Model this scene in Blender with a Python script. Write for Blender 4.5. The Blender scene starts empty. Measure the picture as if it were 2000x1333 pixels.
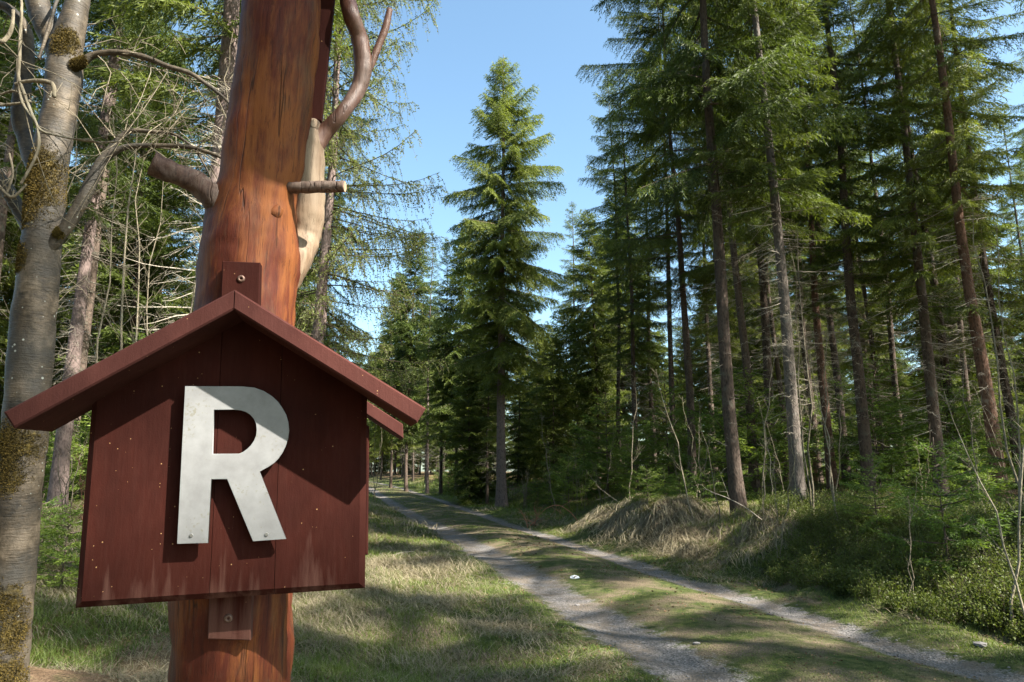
import bpy, math, random
import numpy as np
from mathutils import Vector, Matrix, noise as mnoise

# ------------------------------------------------------------------ camera, sky, sun
SC = bpy.context.scene
COL = SC.collection
CAM = np.array([0, 0, 1.6]); F = 1300.0; PITCH = math.radians(11.3)
SUN_AZ, SUN_EL = math.radians(119), math.radians(44)
cd = bpy.data.cameras.new('camera'); cam = bpy.data.objects.new('camera', cd); COL.objects.link(cam)
cam.location = CAM; cam.rotation_euler = (math.pi/2 + PITCH, 0, 0)
cd.sensor_width = 36; cd.lens = 36*F/2000; cd.clip_start = .05; cd.clip_end = 3000
SC.camera = cam
W = bpy.data.worlds.new('World'); SC.world = W; W.use_nodes = True
wn = W.node_tree.nodes; wl = W.node_tree.links
sky = wn.new('ShaderNodeTexSky'); sky.sky_type = 'NISHITA'; sky.sun_disc = False
sky.sun_elevation = SUN_EL; sky.sun_rotation = SUN_AZ; sky.air_density = 1.0; sky.dust_density = 1.4; sky.ozone_density = 1.0
bg = wn['Background']; bg.inputs[1].default_value = .09; tn = wn.new('ShaderNodeMix'); tn.data_type = 'RGBA'; tn.blend_type = 'MULTIPLY'; tn.inputs[0].default_value = 1; tn.inputs[7].default_value = (.90, 1.03, .97, 1); wl.new(sky.outputs[0], tn.inputs[6]); wl.new(tn.outputs[2], bg.inputs[0])
sd = bpy.data.lights.new('sun', 'SUN'); sd.energy = 5.0; sd.angle = math.radians(.55); sd.color = (1, .94, .84)
sun = bpy.data.objects.new('sun', sd); COL.objects.link(sun)
SV = Vector((math.sin(SUN_AZ)*math.cos(SUN_EL), math.cos(SUN_AZ)*math.cos(SUN_EL), math.sin(SUN_EL)))
sun.rotation_euler = SV.to_track_quat('Z', 'Y').to_euler(); sun.location = (20, -10, 30)
SC.view_settings.view_transform = 'Standard'; SC.view_settings.look = 'None'
SC.view_settings.exposure = 2.02; SC.view_settings.gamma = 1
cy = SC.cycles
cy.max_bounces = 6; cy.diffuse_bounces = 3; cy.glossy_bounces = 2; cy.transmission_bounces = 3; cy.transparent_max_bounces = 4
cy.sample_clamp_indirect = 4; cy.use_denoising = True

# ------------------------------------------------------------------ helpers
def ray(px, py):
    u = (666.5-py)/F; x = (px-1000)/F
    return np.array([x, math.cos(PITCH)-u*math.sin(PITCH), math.sin(PITCH)+u*math.cos(PITCH)])
def at(px, y): return (px-1000)/F*y*.985
def pix(px, py, y): r = ray(px, py); return CAM + r*(y/r[1])

def tag(o, label=None, cat=None, group=None, kind=None):
    if label: o['label'] = label
    if cat: o['category'] = cat
    if group: o['group'] = group
    if kind: o['kind'] = kind
    return o
def empty(name, loc=(0, 0, 0), rz=0):
    o = bpy.data.objects.new(name, None); COL.objects.link(o); o.location = loc; o.rotation_euler = (0, 0, rz)
    o.empty_display_size = .2; return o

class MB:
    def __init__(s): s.v = []; s.f = []; s.n = 0; s.at = []
    def add(s, v, faces, mat=0, tint=.5):
        """v (N,3); faces (M,k) int array; tint scalar or (M,)"""
        v = np.asarray(v, float).reshape(-1, 3); f = np.asarray(faces, int)
        s.v.append(v); s.f.append((f+s.n, mat, np.broadcast_to(np.asarray(tint, float), (len(f),)))); s.n += len(v)
    def poly(s, v, mat=0, tint=.5): s.add(v, [list(range(len(v)))], mat, tint)
    def mesh(s, name, mats, smooth=False):
        me = bpy.data.meshes.new(name); V = np.concatenate(s.v)
        me.vertices.add(len(V)); me.vertices.foreach_set('co', V.astype(np.float32).ravel())
        tot = np.concatenate([np.full(len(f), f.shape[1]) for f, m, t in s.f])
        idx = np.concatenate([f.ravel() for f, m, t in s.f])
        me.loops.add(len(idx)); me.loops.foreach_set('vertex_index', idx.astype(np.int32))
        me.polygons.add(len(tot)); st = np.concatenate([[0], np.cumsum(tot)[:-1]])
        me.polygons.foreach_set('loop_start', st.astype(np.int32))
        me.polygons.foreach_set('material_index', np.concatenate([np.full(len(f), m) for f, m, t in s.f]).astype(np.int32))
        sm = smooth if not isinstance(smooth, (list, tuple)) else None
        if sm is None: arr = np.concatenate([np.full(len(f), smooth[m]) for f, m, t in s.f])
        else: arr = np.full(len(tot), bool(sm))
        me.polygons.foreach_set('use_smooth', arr.astype(bool))
        a = me.attributes.new('tint', 'FLOAT', 'FACE'); a.data.foreach_set('value', np.concatenate([t for f, m, t in s.f]).astype(np.float32))
        for m in mats: me.materials.append(m)
        me.update(calc_edges=True); me.validate(); return me
    def obj(s, name, mats, parent=None, smooth=False):
        o = bpy.data.objects.new(name, s.mesh(name, mats, smooth)); COL.objects.link(o)
        if parent: o.parent = parent
        return o

def norm(a): return a/np.maximum(np.linalg.norm(a, axis=-1, keepdims=True), 1e-9)
def tubes(mb, P, R, sides=3, mat=0, tint=.5, cap=True):
    """batch tubes. P (N,K,3), R (N,K)"""
    P = np.asarray(P, float); R = np.asarray(R, float)
    if P.ndim == 2: P = P[None]; R = R[None]
    N, K, _ = P.shape
    T = norm(np.gradient(P, axis=1))
    ref = np.where(np.abs(T[:, :1, 2:3]) > .9, np.array([1., 0, 0]), np.array([0, 0, 1.]))
    U = norm(np.cross(T, np.broadcast_to(ref, T.shape))); Vv = np.cross(T, U)
    a = np.arange(sides)*2*np.pi/sides
    ring = P[:, :, None, :] + R[:, :, None, None]*(U[:, :, None, :]*np.cos(a)[:, None] + Vv[:, :, None, :]*np.sin(a)[:, None])
    idx = np.arange(N*K*sides).reshape(N, K, sides); nx = np.roll(idx, -1, axis=2)
    f = np.stack([idx[:, :-1], nx[:, :-1], nx[:, 1:], idx[:, 1:]], -1).reshape(-1, 4)
    t = tint
    if not np.isscalar(tint): t = np.repeat(np.asarray(tint), (K-1)*sides)
    mb.add(ring.reshape(-1, 3), f[:, ::-1], mat, t)
    return ring, idx

def big_tube(mb, pts, rad, sides=16, sub=6, mat=0, rough=.03, seed=0, freq=3., cap=(False, True), tint=.5, capmat=None):
    """one limb through control points, catmull-rom, uneven surface"""
    pts = np.array(pts, float); rad = np.array(rad, float)
    Q = np.vstack([2*pts[0]-pts[1], pts, 2*pts[-1]-pts[-2]]); Rr = np.r_[rad[0], rad, rad[-1]]
    P = []; R = []
    for i in range(len(pts)-1):
        for j in range(sub):
            t = j/sub; t2 = t*t; t3 = t2*t
            c = [-.5*t3+t2-.5*t, 1.5*t3-2.5*t2+1, -1.5*t3+2*t2+.5*t, .5*t3-.5*t2]
            P.append(sum(c[k]*Q[i+k] for k in range(4))); R.append(max(.0005, sum(c[k]*Rr[i+k] for k in range(4))))
    P.append(pts[-1]); R.append(rad[-1]); P = np.array(P); R = np.array(R); K = len(P)
    T = norm(np.gradient(P, axis=0)); u = np.cross(T[0], [0, 1, .1]); u = norm(u)
    ring = np.zeros((K, sides, 3)); a = np.arange(sides)*2*np.pi/sides
    for k in range(K):
        u = norm(u - T[k]*np.dot(u, T[k])); w = np.cross(T[k], u)
        for j in range(sides):
            d = u*math.cos(a[j])+w*math.sin(a[j])
            q = Vector((P[k]+d*R[k])*freq/ max(R.max(), 1e-3)*.12 + seed*7.1)
            r = R[k]*(1+rough*(mnoise.noise(q*1.)*1.3+mnoise.noise(q*2.7)*.6))
            ring[k, j] = P[k]+d*r
    idx = np.arange(K*sides).reshape(K, sides); nx = np.roll(idx, -1, axis=1)
    f = np.stack([idx[:-1], nx[:-1], nx[1:], idx[1:]], -1).reshape(-1, 4)
    V = ring.reshape(-1, 3); n0 = len(V); V = np.vstack([V, P[0], P[-1]])
    mb.add(V, f, mat, tint)
    base = mb.n-len(V)
    def fan(r, c, flip):
        tri = np.array([[c, r[j], r[(j+1) % sides]] for j in range(sides)])
        if flip: tri = tri[:, ::-1]
        mb.f.append((tri+base, mat if capmat is None else capmat, np.full(sides, tint)))
    if cap[0]: fan(idx[0], n0, True)
    if cap[1]: fan(idx[-1], n0+1, False)
    return P, R

# value noise (numpy) for the terrain
_rs = np.random.RandomState(5); _tab = _rs.rand(256, 256)
def vn(x, y, s=1.0, o=0):
    x = np.asarray(x)/s+o*17.3; y = np.asarray(y)/s+o*9.1
    xi = np.floor(x).astype(int); yi = np.floor(y).astype(int); fx = x-xi; fy = y-yi
    fx = fx*fx*(3-2*fx); fy = fy*fy*(3-2*fy)
    g = lambda a, b: _tab[a & 255, b & 255]
    return (g(xi, yi)*(1-fx)+g(xi+1, yi)*fx)*(1-fy)+(g(xi, yi+1)*(1-fx)+g(xi+1, yi+1)*fx)*fy
def ss(a, b, x): t = np.clip((x-a)/(b-a), 0, 1); return t*t*(3-2*t)
LT = np.array([(-30, 4.5), (0, 3.0), (4, 2.1), (6, 1.52), (7.2, 1.18), (8.8, .80), (11.2, .26), (14.3, -.47), (19.8, -1.9), (26, -3.6), (40, -7.2), (60, -12.5), (80, -19.5), (120, -38), (300, -150)])
RT = np.array([(-30, 7), (0, 5.2), (4, 4.4), (5.8, 4.0), (6.5, 3.7), (7.6, 3.48), (9, 3.2), (9.9, 2.9), (11.6, 2.45), (14, 1.93), (17, 1.22), (21.6, .1), (29, -1.5), (42, -4.5), (60, -9.6), (80, -16.5), (120, -35), (300, -147)])
def LX(y): return np.interp(y, LT[:, 0], LT[:, 1])
def RX(y): return np.interp(y, RT[:, 0], RT[:, 1])
def height(x, y):
    x = np.asarray(x, float); y = np.asarray(y, float)
    dr = x-RX(y); dl = LX(y)-x
    base = ss(30, 105, y)*1.0 + np.maximum(y-100, 0)*.004
    s0 = np.interp(y, [0, 6, 9, 12.6, 15.5, 19, 24, 60], [1.2, .9, .9, 1.25, .45, .8, 2.0, 2.0])
    s1 = np.interp(y, [0, 9, 12.6, 15.5, 19, 24, 60], [5, 4.2, 3.1, 1.7, 2.6, 6, 6])
    br = ss(0, 1, (dr-s0)/(s1-s0))
    hr = br*(np.interp(y, [9, 12, 18, 21], [.9, .74, .74, .9])+.3*ss(4, 16, dr)) * np.interp(y, [0, 30, 80], [1, 1.05, .5])
    hr = hr - .12*br*ss(3, 5, dr)*ss(14, 10, y)
    hr = hr + 0.02*np.exp(-(((x-3.3)/1.2)**2+((y-14.6)/1.6)**2)) + .25*np.exp(-(((x-2.15)/.5)**2+((y-18)/.9)**2))
    hl = ss(1.6, 8.5, dl)*1.0*np.interp(y, [0, 30, 80], [1, .9, .5]) + .15*ss(.6, 1.6, dl)*ss(14, 24, y)
    off = ss(-.1, 1.2, np.maximum(dr, dl))
    bump = (vn(x, y, 1.6, 1)-.5)*.22*off + (vn(x, y, .55, 2)-.5)*.10*off + (vn(x, y, .2, 3)-.5)*.03*(.3+.7*off)
    bump = bump + (vn(x, y, 6, 4)-.5)*.3*ss(3, 8, np.maximum(dr, dl))
    bump = bump + ss(.8, 1.6, dr)*ss(4.5, 3.2, dr)*ss(10, 12, y)*ss(21, 18, y)*((vn(x, y, .8, 60)-.5)*.5+(vn(x, y, .33, 61)-.5)*.2)
    bump = bump + ss(.5, 1.1, dr)*ss(3, 1.6, dr)*ss(12, 10, y)*(vn(x, y, .45, 62)-.45)*.22
    rut = -.05*np.exp(-((x-LX(y))/.4)**2) - .05*np.exp(-((x-RX(y))/.3)**2)
    mid = .04*np.exp(-((x-(LX(y)+RX(y))/2)/.5)**2)
    return base+hr+hl+bump+rut+mid
def hz(x, y): return float(height(np.array([x]), np.array([y]))[0])
RNG = np.random.RandomState(11)

# ------------------------------------------------------------------ materials
def new_mat(name):
    m = bpy.data.materials.new(name); m.use_nodes = True; nt = m.node_tree
    for n in list(nt.nodes): nt.nodes.remove(n)
    out = nt.nodes.new('ShaderNodeOutputMaterial'); return m, nt, out
def N(nt, t, **k):
    n = nt.nodes.new('ShaderNode'+t)
    for a, b in k.items():
        if a.startswith('i_'):
            key = a[2:]; key = int(key) if key.isdigit() else key
            n.inputs[key].default_value = b
        else: setattr(n, a, b)
    return n
def ramp(nt, fac, stops, interp='LINEAR'):
    r = nt.nodes.new('ShaderNodeValToRGB'); r.color_ramp.interpolation = interp
    while len(r.color_ramp.elements) < len(stops): r.color_ramp.elements.new(.5)
    for e, (p, c) in zip(r.color_ramp.elements, stops):
        e.position = p; e.color = tuple(c)+(1,) if len(c) == 3 else c
    nt.links.new(fac, r.inputs[0]); return r.outputs[0]
def mix(nt, fac, a, b, mode='MIX'):
    m = nt.nodes.new('ShaderNodeMix'); m.data_type = 'RGBA'; m.blend_type = mode
    for sock, v in ((m.inputs[0], fac), (m.inputs[6], a), (m.inputs[7], b)):
        if hasattr(v, 'default_value') or hasattr(v, 'links'): nt.links.new(v, sock)
        elif isinstance(v, (int, float)): sock.default_value = v
        else: sock.default_value = tuple(v)+(1,)
    return m.outputs[2]
def noise_tex(nt, co, scale, detail=4, rough=.55, stretch=None, dist=0):
    if stretch is not None:
        mp = N(nt, 'Mapping'); mp.inputs['Scale'].default_value = stretch; nt.links.new(co, mp.inputs[0]); co = mp.outputs[0]
    n = N(nt, 'TexNoise'); n.inputs['Scale'].default_value = scale; n.inputs['Detail'].default_value = detail
    n.inputs['Roughness'].default_value = rough; n.inputs['Distortion'].default_value = dist
    nt.links.new(co, n.inputs['Vector']); return n.outputs[0]
def principled(nt, out, col, rough=.8, spec=.3, bump=None, bstr=.4, bdist=.01, coat=0):
    p = N(nt, 'BsdfPrincipled')
    if hasattr(col, 'links'): nt.links.new(col, p.inputs['Base Color'])
    else: p.inputs['Base Color'].default_value = tuple(col)+(1,)
    if hasattr(rough, 'links'): nt.links.new(rough, p.inputs['Roughness'])
    else: p.inputs['Roughness'].default_value = rough
    p.inputs['Specular IOR Level'].default_value = spec
    p.inputs['Coat Weight'].default_value = coat
    if bump is not None:
        b = N(nt, 'Bump'); b.inputs['Strength'].default_value = bstr; b.inputs['Distance'].default_value = bdist
        nt.links.new(bump, b.inputs['Height']); nt.links.new(b.outputs[0], p.inputs['Normal'])
    nt.links.new(p.outputs[0], out.inputs[0]); return p
def math_node(nt, op, a, b=0.5, c=None):
    m = N(nt, 'Math', operation=op)
    for i, v in enumerate((a, b) if c is None else (a, b, c)):
        if hasattr(v, 'links'): nt.links.new(v, m.inputs[i])
        else: m.inputs[i].default_value = v
    return m.outputs[0]
def objco(nt): return N(nt, 'TexCoord').outputs['Object']
def attr(nt, name): return N(nt, 'Attribute', attribute_name=name).outputs['Fac']

def leaf_mat(name, dark, light, trans=.35, rough=.55, nscale=.8, objvar=.25, spec=.3):
    m, nt, out = new_mat(name)
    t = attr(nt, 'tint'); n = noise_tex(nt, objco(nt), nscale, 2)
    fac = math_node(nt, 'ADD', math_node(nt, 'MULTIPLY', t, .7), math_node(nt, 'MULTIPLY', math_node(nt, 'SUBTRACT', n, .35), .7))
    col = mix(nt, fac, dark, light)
    oi = N(nt, 'ObjectInfo'); v = math_node(nt, 'MULTIPLY_ADD', oi.outputs['Random'], objvar*2, 1-objvar)
    hs = N(nt, 'HueSaturation'); nt.links.new(v, hs.inputs['Value']); nt.links.new(col, hs.inputs['Color'])
    nt.links.new(math_node(nt, 'MULTIPLY_ADD', oi.outputs['Random'], -.03, .515), hs.inputs['Hue'])
    col = hs.outputs[0]
    p = N(nt, 'BsdfPrincipled'); nt.links.new(col, p.inputs['Base Color']); p.inputs['Roughness'].default_value = rough
    p.inputs['Specular IOR Level'].default_value = spec
    tr = N(nt, 'BsdfTranslucent'); nt.links.new(mix(nt, 1.0, col, (1.25, 1.3, .6), 'MULTIPLY'), tr.inputs[0])
    ms = N(nt, 'MixShader'); ms.inputs[0].default_value = trans
    nt.links.new(p.outputs[0], ms.inputs[1]); nt.links.new(tr.outputs[0], ms.inputs[2]); nt.links.new(ms.outputs[0], out.inputs[0])
    return m
M = {}
M['needle'] = leaf_mat('spruce_needles', (.011, .024, .007), (.215, .26, .05), .40)  # dark tone of older inner needles, lowered further to paint crown shade
M['needle_young'] = leaf_mat('young_spruce_needles', (.04, .078, .016), (.23, .31, .06), .42)
M['larch'] = leaf_mat('larch_needles', (.10, .12, .035), (.26, .28, .09), .45, objvar=0)
M['grass'] = leaf_mat('grass_blades', (.035, .066, .013), (.17, .22, .042), .35, .5, 1.2, 0)
M['straw'] = leaf_mat('straw_blades', (.10, .08, .05), (.38, .32, .22), .25, .6, 1.5, 0)
M['berry'] = leaf_mat('bilberry_leaves', (.03, .048, .012), (.17, .19, .045), .35, .5, 2.5, 0, .2)

def bark_mat(name, dark, light, lichen, scale=9, lich=.55, stretch=(1, 1, .28), bstr=.8):
    m, nt, out = new_mat(name); co = objco(nt)
    a = noise_tex(nt, co, scale, 6, .65, stretch, .4)
    v = N(nt, 'TexVoronoi'); v.inputs['Scale'].default_value = scale*2.4
    mp = N(nt, 'Mapping'); mp.inputs['Scale'].default_value = (1, 1, .5); nt.links.new(co, mp.inputs[0]); nt.links.new(mp.outputs[0], v.inputs['Vector'])
    f = math_node(nt, 'MULTIPLY_ADD', v.outputs['Distance'], .35, math_node(nt, 'MULTIPLY', a, .8))
    col = ramp(nt, f, [(.3, dark), (.62, light)])
    l = ramp(nt, noise_tex(nt, co, 3.1, 5, .7), [(lich, (0, 0, 0)), (lich+.12, (1, 1, 1))])
    col = mix(nt, math_node(nt, 'MULTIPLY', l, .6), col, lichen)
    oi = N(nt, 'ObjectInfo'); hs = N(nt, 'HueSaturation'); nt.links.new(math_node(nt, 'MULTIPLY_ADD', oi.outputs['Random'], .5, .75), hs.inputs['Value']); nt.links.new(col, hs.inputs['Color'])
    principled(nt, out, hs.outputs[0], .9, .15, f, bstr, .03); return m
M['bark'] = bark_mat('spruce_bark', (.024, .018, .014), (.095, .07, .055), (.11, .115, .09))
M['bark_grey'] = bark_mat('grey_streaked_bark', (.03, .025, .021), (.12, .10, .085), (.14, .14, .12), 10, .55, (1, 1, .15))
M['bark_pale'] = bark_mat('pale_spruce_bark', (.065, .048, .042), (.20, .15, .135), (.19, .18, .16), 11, .6, (1, 1, .6), .6)
M['bark_red'] = bark_mat('reddish_bark', (.035, .020, .014), (.14, .08, .055), (.25, .22, .17))
M['dead'] = bark_mat('dead_twigs', (.12, .10, .085), (.34, .30, .24), (.33, .35, .28), 20)
M['branch'] = bark_mat('branch_wood', (.04, .03, .022), (.13, .10, .075), (.16, .17, .13), 14)
M['stem_pale'] = bark_mat('sapling_stems', (.07, .058, .04), (.20, .17, .12), (.18, .18, .14), 16)
M['stem_red'] = bark_mat('red_stems', (.14, .05, .03), (.38, .17, .11), (.3, .2, .14), 16)

def beech_bark():
    m, nt, out = new_mat('smooth_grey_bark'); co = objco(nt)
    lent = noise_tex(nt, co, 60, 3, .6, (.35, .35, 2.2))
    big = noise_tex(nt, co, 7, 8, .72)
    col = ramp(nt, big, [(.36, (.014, .012, .009)), (.5, (.058, .044, .028)), (.62, (.135, .105, .072))])
    dk = ramp(nt, lent, [(.33, (1, 1, 1)), (.40, (0, 0, 0))])
    col = mix(nt, math_node(nt, 'MULTIPLY', dk, .6), col, (.10, .075, .05))
    sp = N(nt, 'TexVoronoi'); sp.inputs['Scale'].default_value = 30; nt.links.new(co, sp.inputs['Vector'])
    col = mix(nt, ramp(nt, noise_tex(nt, co, 2.3, 4, .6), [(.48, (0, 0, 0)), (.62, (.7, .7, .7))]), col, (.045, .042, .036))  # broad dark mottles, also darkening the bark to stand for shade
    wh = ramp(nt, math_node(nt, 'ADD', sp.outputs['Distance'], math_node(nt, 'MULTIPLY', noise_tex(nt, co, 8, 3), .8)), [(.42, (1, 1, 1)), (.47, (0, 0, 0))])
    col = mix(nt, math_node(nt, 'MULTIPLY', wh, .85), col, (.36, .38, .34))
    # moss patches grown on the bark (a vertex attribute set where they grow)
    mo = attr(nt, 'moss'); mn = noise_tex(nt, co, 26, 5, .7)
    mm = ramp(nt, math_node(nt, 'MULTIPLY_ADD', mo, 1.1, math_node(nt, 'MULTIPLY', math_node(nt, 'SUBTRACT', mn, .5), 1.6)), [(.42, (0, 0, 0)), (.55, (1, 1, 1))])
    mcol = ramp(nt, noise_tex(nt, co, 40, 3), [(.3, (.018, .015, .008)), (.6, (.075, .055, .016)), (.8, (.19, .14, .03))])
    col = mix(nt, mm, col, mcol)
    h = math_node(nt, 'ADD', math_node(nt, 'MULTIPLY', lent, .4), math_node(nt, 'MULTIPLY', math_node(nt, 'MULTIPLY', mm, noise_tex(nt, co, 90, 4, .7)), 1.5))
    h = math_node(nt, 'ADD', h, big)
    principled(nt, out, col, .62, .35, h, .7, .012); return m
M['beech'] = beech_bark()

def post_wood(name, cols, grey=.5, rough=.42, zs=.16, sc=26, spec=.4):
    m, nt, out = new_mat(name); co = objco(nt)
    g = noise_tex(nt, co, sc, 6, .68, (1, 1, zs), .35); b = noise_tex(nt, co, 4.2, 4, .6, (1, 1, .45), .6)
    f = math_node(nt, 'ADD', math_node(nt, 'MULTIPLY', g, .55), math_node(nt, 'MULTIPLY', b, .5))
    col = ramp(nt, f, [(.36, cols[0]), (.5, cols[1]), (.62, cols[2])])
    blot = ramp(nt, noise_tex(nt, co, 7, 6, .7, (1, 1, .35), .3), [(.50, (0, 0, 0)), (.66, (1, 1, 1))])
    col = mix(nt, math_node(nt, 'MULTIPLY', blot, grey), col, cols[3])
    fine = noise_tex(nt, co, 150, 5, .75, (1, 1, .05))
    sc_ = ramp(nt, noise_tex(nt, co, 55, 5, .75, (1, 1, .22), .5), [(.60, (0, 0, 0)), (.70, (1, 1, 1))]); col = mix(nt, math_node(nt, 'MULTIPLY', sc_, .35), col, cols[3])
    dk = ramp(nt, fine, [(.36, (1, 1, 1)), (.47, (0, 0, 0))]); col = mix(nt, math_node(nt, 'MULTIPLY', dk, .55), col, cols[4])
    cr = noise_tex(nt, co, 13, 3, .55, (1, 1, .05), .2)
    crk = ramp(nt, math_node(nt, 'ABSOLUTE', math_node(nt, 'SUBTRACT', cr, .5)), [(.0, (1, 1, 1)), (.012, (0, 0, 0))])
    crk = math_node(nt, 'MULTIPLY', crk, ramp(nt, b, [(.5, (0, 0, 0)), (.56, (1, 1, 1))]))
    col = mix(nt, math_node(nt, 'MULTIPLY', crk, .8), col, (.03, .015, .01))
    h = math_node(nt, 'SUBTRACT', math_node(nt, 'ADD', math_node(nt, 'MULTIPLY', g, .5), math_node(nt, 'MULTIPLY', fine, .5)), crk)
    rr = math_node(nt, 'MULTIPLY_ADD', b, .35, rough-.15)
    principled(nt, out, col, rr, spec, h, .6, .005); return m
M['post'] = post_wood('oiled_orange_wood', [(.040, .0085, .0055), (.088, .019, .0085), (.20, .066, .018), (.095, .060, .033), (.022, .007, .005)], .6, .62, .12, 26, .2)
M['post_pale'] = post_wood('weathered_pale_wood', [(.10, .06, .035), (.19, .125, .078), (.27, .20, .135), (.11, .08, .055), (.04, .022, .012)], .7, .6, .1, 24, .25)
M['post_branch'] = post_wood('glossy_brown_wood', [(.045, .017, .012), (.105, .045, .03), (.18, .10, .07), (.26, .205, .17), (.035, .018, .012)], .5, .45, .2, 30, .4)
M['stub'] = post_wood('weathered_brown_stub', [(.030, .016, .012), (.070, .040, .030), (.13, .09, .07), (.20, .165, .14), (.015, .009, .008)], .7, .7, .12, 34, .25)
M['end_grain'] = post_wood('cut_wood_end', [(.2, .1, .06), (.34, .2, .13), (.42, .3, .2), (.3, .25, .2), (.1, .05, .03)])

def sign_paint(name, a, b, fade=True, zref=-.21, rough=.42, fcol=(.36, .22, .17)):
    m, nt, out = new_mat(name); co = objco(nt)
    n = noise_tex(nt, co, 9, 5, .6, (1, 1, .4)); g = noise_tex(nt, co, 120, 4, .7, (1, 1, .12))
    col = mix(nt, n, a, b)
    col = mix(nt, math_node(nt, 'MULTIPLY', ramp(nt, g, [(.42, (0, 0, 0)), (.75, (1, 1, 1))]), .035), col, fcol)
    col = mix(nt, ramp(nt, noise_tex(nt, co, 3.6, 5, .65, (1, 1, .6)), [(.38, (.6, .6, .6)), (.56, (0, 0, 0))]), col, tuple(x*.55 for x in a))
    v = N(nt, 'TexVoronoi'); v.inputs['Scale'].default_value = 130; nt.links.new(co, v.inputs['Vector'])
    rnd = N(nt, 'SeparateColor'); nt.links.new(v.outputs['Color'], rnd.inputs[0])
    sp = math_node(nt, 'LESS_THAN', v.outputs['Distance'], math_node(nt, 'MULTIPLY', math_node(nt, 'POWER', rnd.outputs[0], 14), .19))
    col = mix(nt, sp, col, (.36, .21, .10))
    h = math_node(nt, 'ADD', g, math_node(nt, 'MULTIPLY', noise_tex(nt, co, 300, 2), .5))
    if fade:   # rain-washed paint along the bottom edge of the boards
        z = N(nt, 'SeparateXYZ'); nt.links.new(co, z.inputs[0])
        st = noise_tex(nt, co, 34, 4, .6, (1, 1, .1))
        k = math_node(nt, 'SUBTRACT', math_node(nt, 'MULTIPLY_ADD', math_node(nt, 'SUBTRACT', zref+.085, z.outputs[2]), 9, 0.0), math_node(nt, 'MULTIPLY', math_node(nt, 'SUBTRACT', .62, st), 4.5))
        kk = ramp(nt, k, [(0, (0, 0, 0)), (.9, (1, 1, 1))])
        col = mix(nt, math_node(nt, 'MULTIPLY', kk, .28), col, fcol)
    principled(nt, out, col, math_node(nt, 'MULTIPLY_ADD', n, .3, rough+.3), .1, h, .4, .002); return m
M['sign'] = sign_paint('dark_red_sign_paint', (.026, .0060, .0042), (.050, .0120, .0078), fcol=(.24, .13, .10))
M['roof'] = sign_paint('faded_roof_paint', (.052, .017, .014), (.095, .035, .029), False, rough=.5, fcol=(.24, .13, .11))

def white_paint():
    m, nt, out = new_mat('worn_white_paint'); co = objco(nt)
    n = noise_tex(nt, co, 22, 5, .65); col = ramp(nt, n, [(.3, (.185, .185, .185)), (.7, (.25, .253, .253))])
    big = noise_tex(nt, co, 9, 3, .6); sp = noise_tex(nt, co, 160, 3, .7)
    k = ramp(nt, math_node(nt, 'ADD', math_node(nt, 'MULTIPLY', big, .7), math_node(nt, 'MULTIPLY', sp, .6)), [(.75, (0, 0, 0)), (.82, (1, 1, 1))])
    col = mix(nt, math_node(nt, 'MULTIPLY', k, .65), col, (.16, .15, .10))
    principled(nt, out, col, .5, .35, sp, .15, .001); return m
M['white'] = white_paint()
def metal(name, c, r=.45, mt=.8):
    m, nt, out = new_mat(name); n = noise_tex(nt, objco(nt), 120, 3)
    p = principled(nt, out, mix(nt, n, c, tuple(x*.5 for x in c)), r, .5, n, .2, .001); p.inputs['Metallic'].default_value = mt; return m
M['screw'] = metal('rusty_screw', (.20, .12, .09), .5, .5)
M['bright_screw'] = metal('zinc_screw', (.6, .6, .6), .3, .9)

def ground_mat():
    m, nt, out = new_mat('forest_ground'); co = objco(nt)
    tk = attr(nt, 'track'); vg = attr(nt, 'forest')
    n1 = noise_tex(nt, co, 1.4, 5, .65); n2 = noise_tex(nt, co, 9, 5, .7); n3 = noise_tex(nt, co, 60, 4, .7)
    green = ramp(nt, n2, [(.3, (.022, .032, .010)), (.5, (.06, .078, .022)), (.7, (.125, .125, .045))])
    straw = ramp(nt, n3, [(.3, (.06, .045, .028)), (.7, (.24, .19, .125))])
    turf = mix(nt, ramp(nt, math_node(nt, 'MULTIPLY_ADD', attr(nt, 'straw'), .22, n1), [(.50, (0, 0, 0)), (.66, (1, 1, 1))]), green, straw)
    litter = ramp(nt, math_node(nt, 'ADD', math_node(nt, 'MULTIPLY', n2, .5), math_node(nt, 'MULTIPLY', n3, .5)), [(.35, (.05, .032, .018)), (.5, (.14, .085, .05)), (.65, (.27, .18, .11))])
    litter = mix(nt, ramp(nt, n1, [(.5, (0, 0, 0)), (.62, (1, 1, 1))]), litter, green)
    col = mix(nt, vg, turf, litter)
    v = N(nt, 'TexVoronoi'); v.inputs['Scale'].default_value = 55; nt.links.new(co, v.inputs['Vector'])
    gr = ramp(nt, math_node(nt, 'ADD', math_node(nt, 'MULTIPLY', v.outputs['Color'], .35), math_node(nt, 'MULTIPLY', n3, .65)), [(.3, (.07, .065, .062)), (.5, (.155, .145, .138)), (.7, (.29, .27, .255))])
    gr = mix(nt, ramp(nt, noise_tex(nt, co, 2.2, 4, .6), [(.42, (0, 0, 0)), (.62, (.75, .75, .75))]), gr, (.15, .12, .09))
    f = ramp(nt, math_node(nt, 'ADD', tk, math_node(nt, 'MULTIPLY', math_node(nt, 'SUBTRACT', math_node(nt, 'MULTIPLY_ADD', n2, .9, math_node(nt, 'MULTIPLY', n3, .5)), .70), 1.9)), [(.36, (0, 0, 0)), (.66, (1, 1, 1))])
    col = mix(nt, f, col, gr)
    h = math_node(nt, 'ADD', math_node(nt, 'MULTIPLY', n3, .7), math_node(nt, 'MULTIPLY', v.outputs['Distance'], .5))
    principled(nt, out, col, .92, .12, h, .9, .03); return m
M['ground'] = ground_mat()
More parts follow.
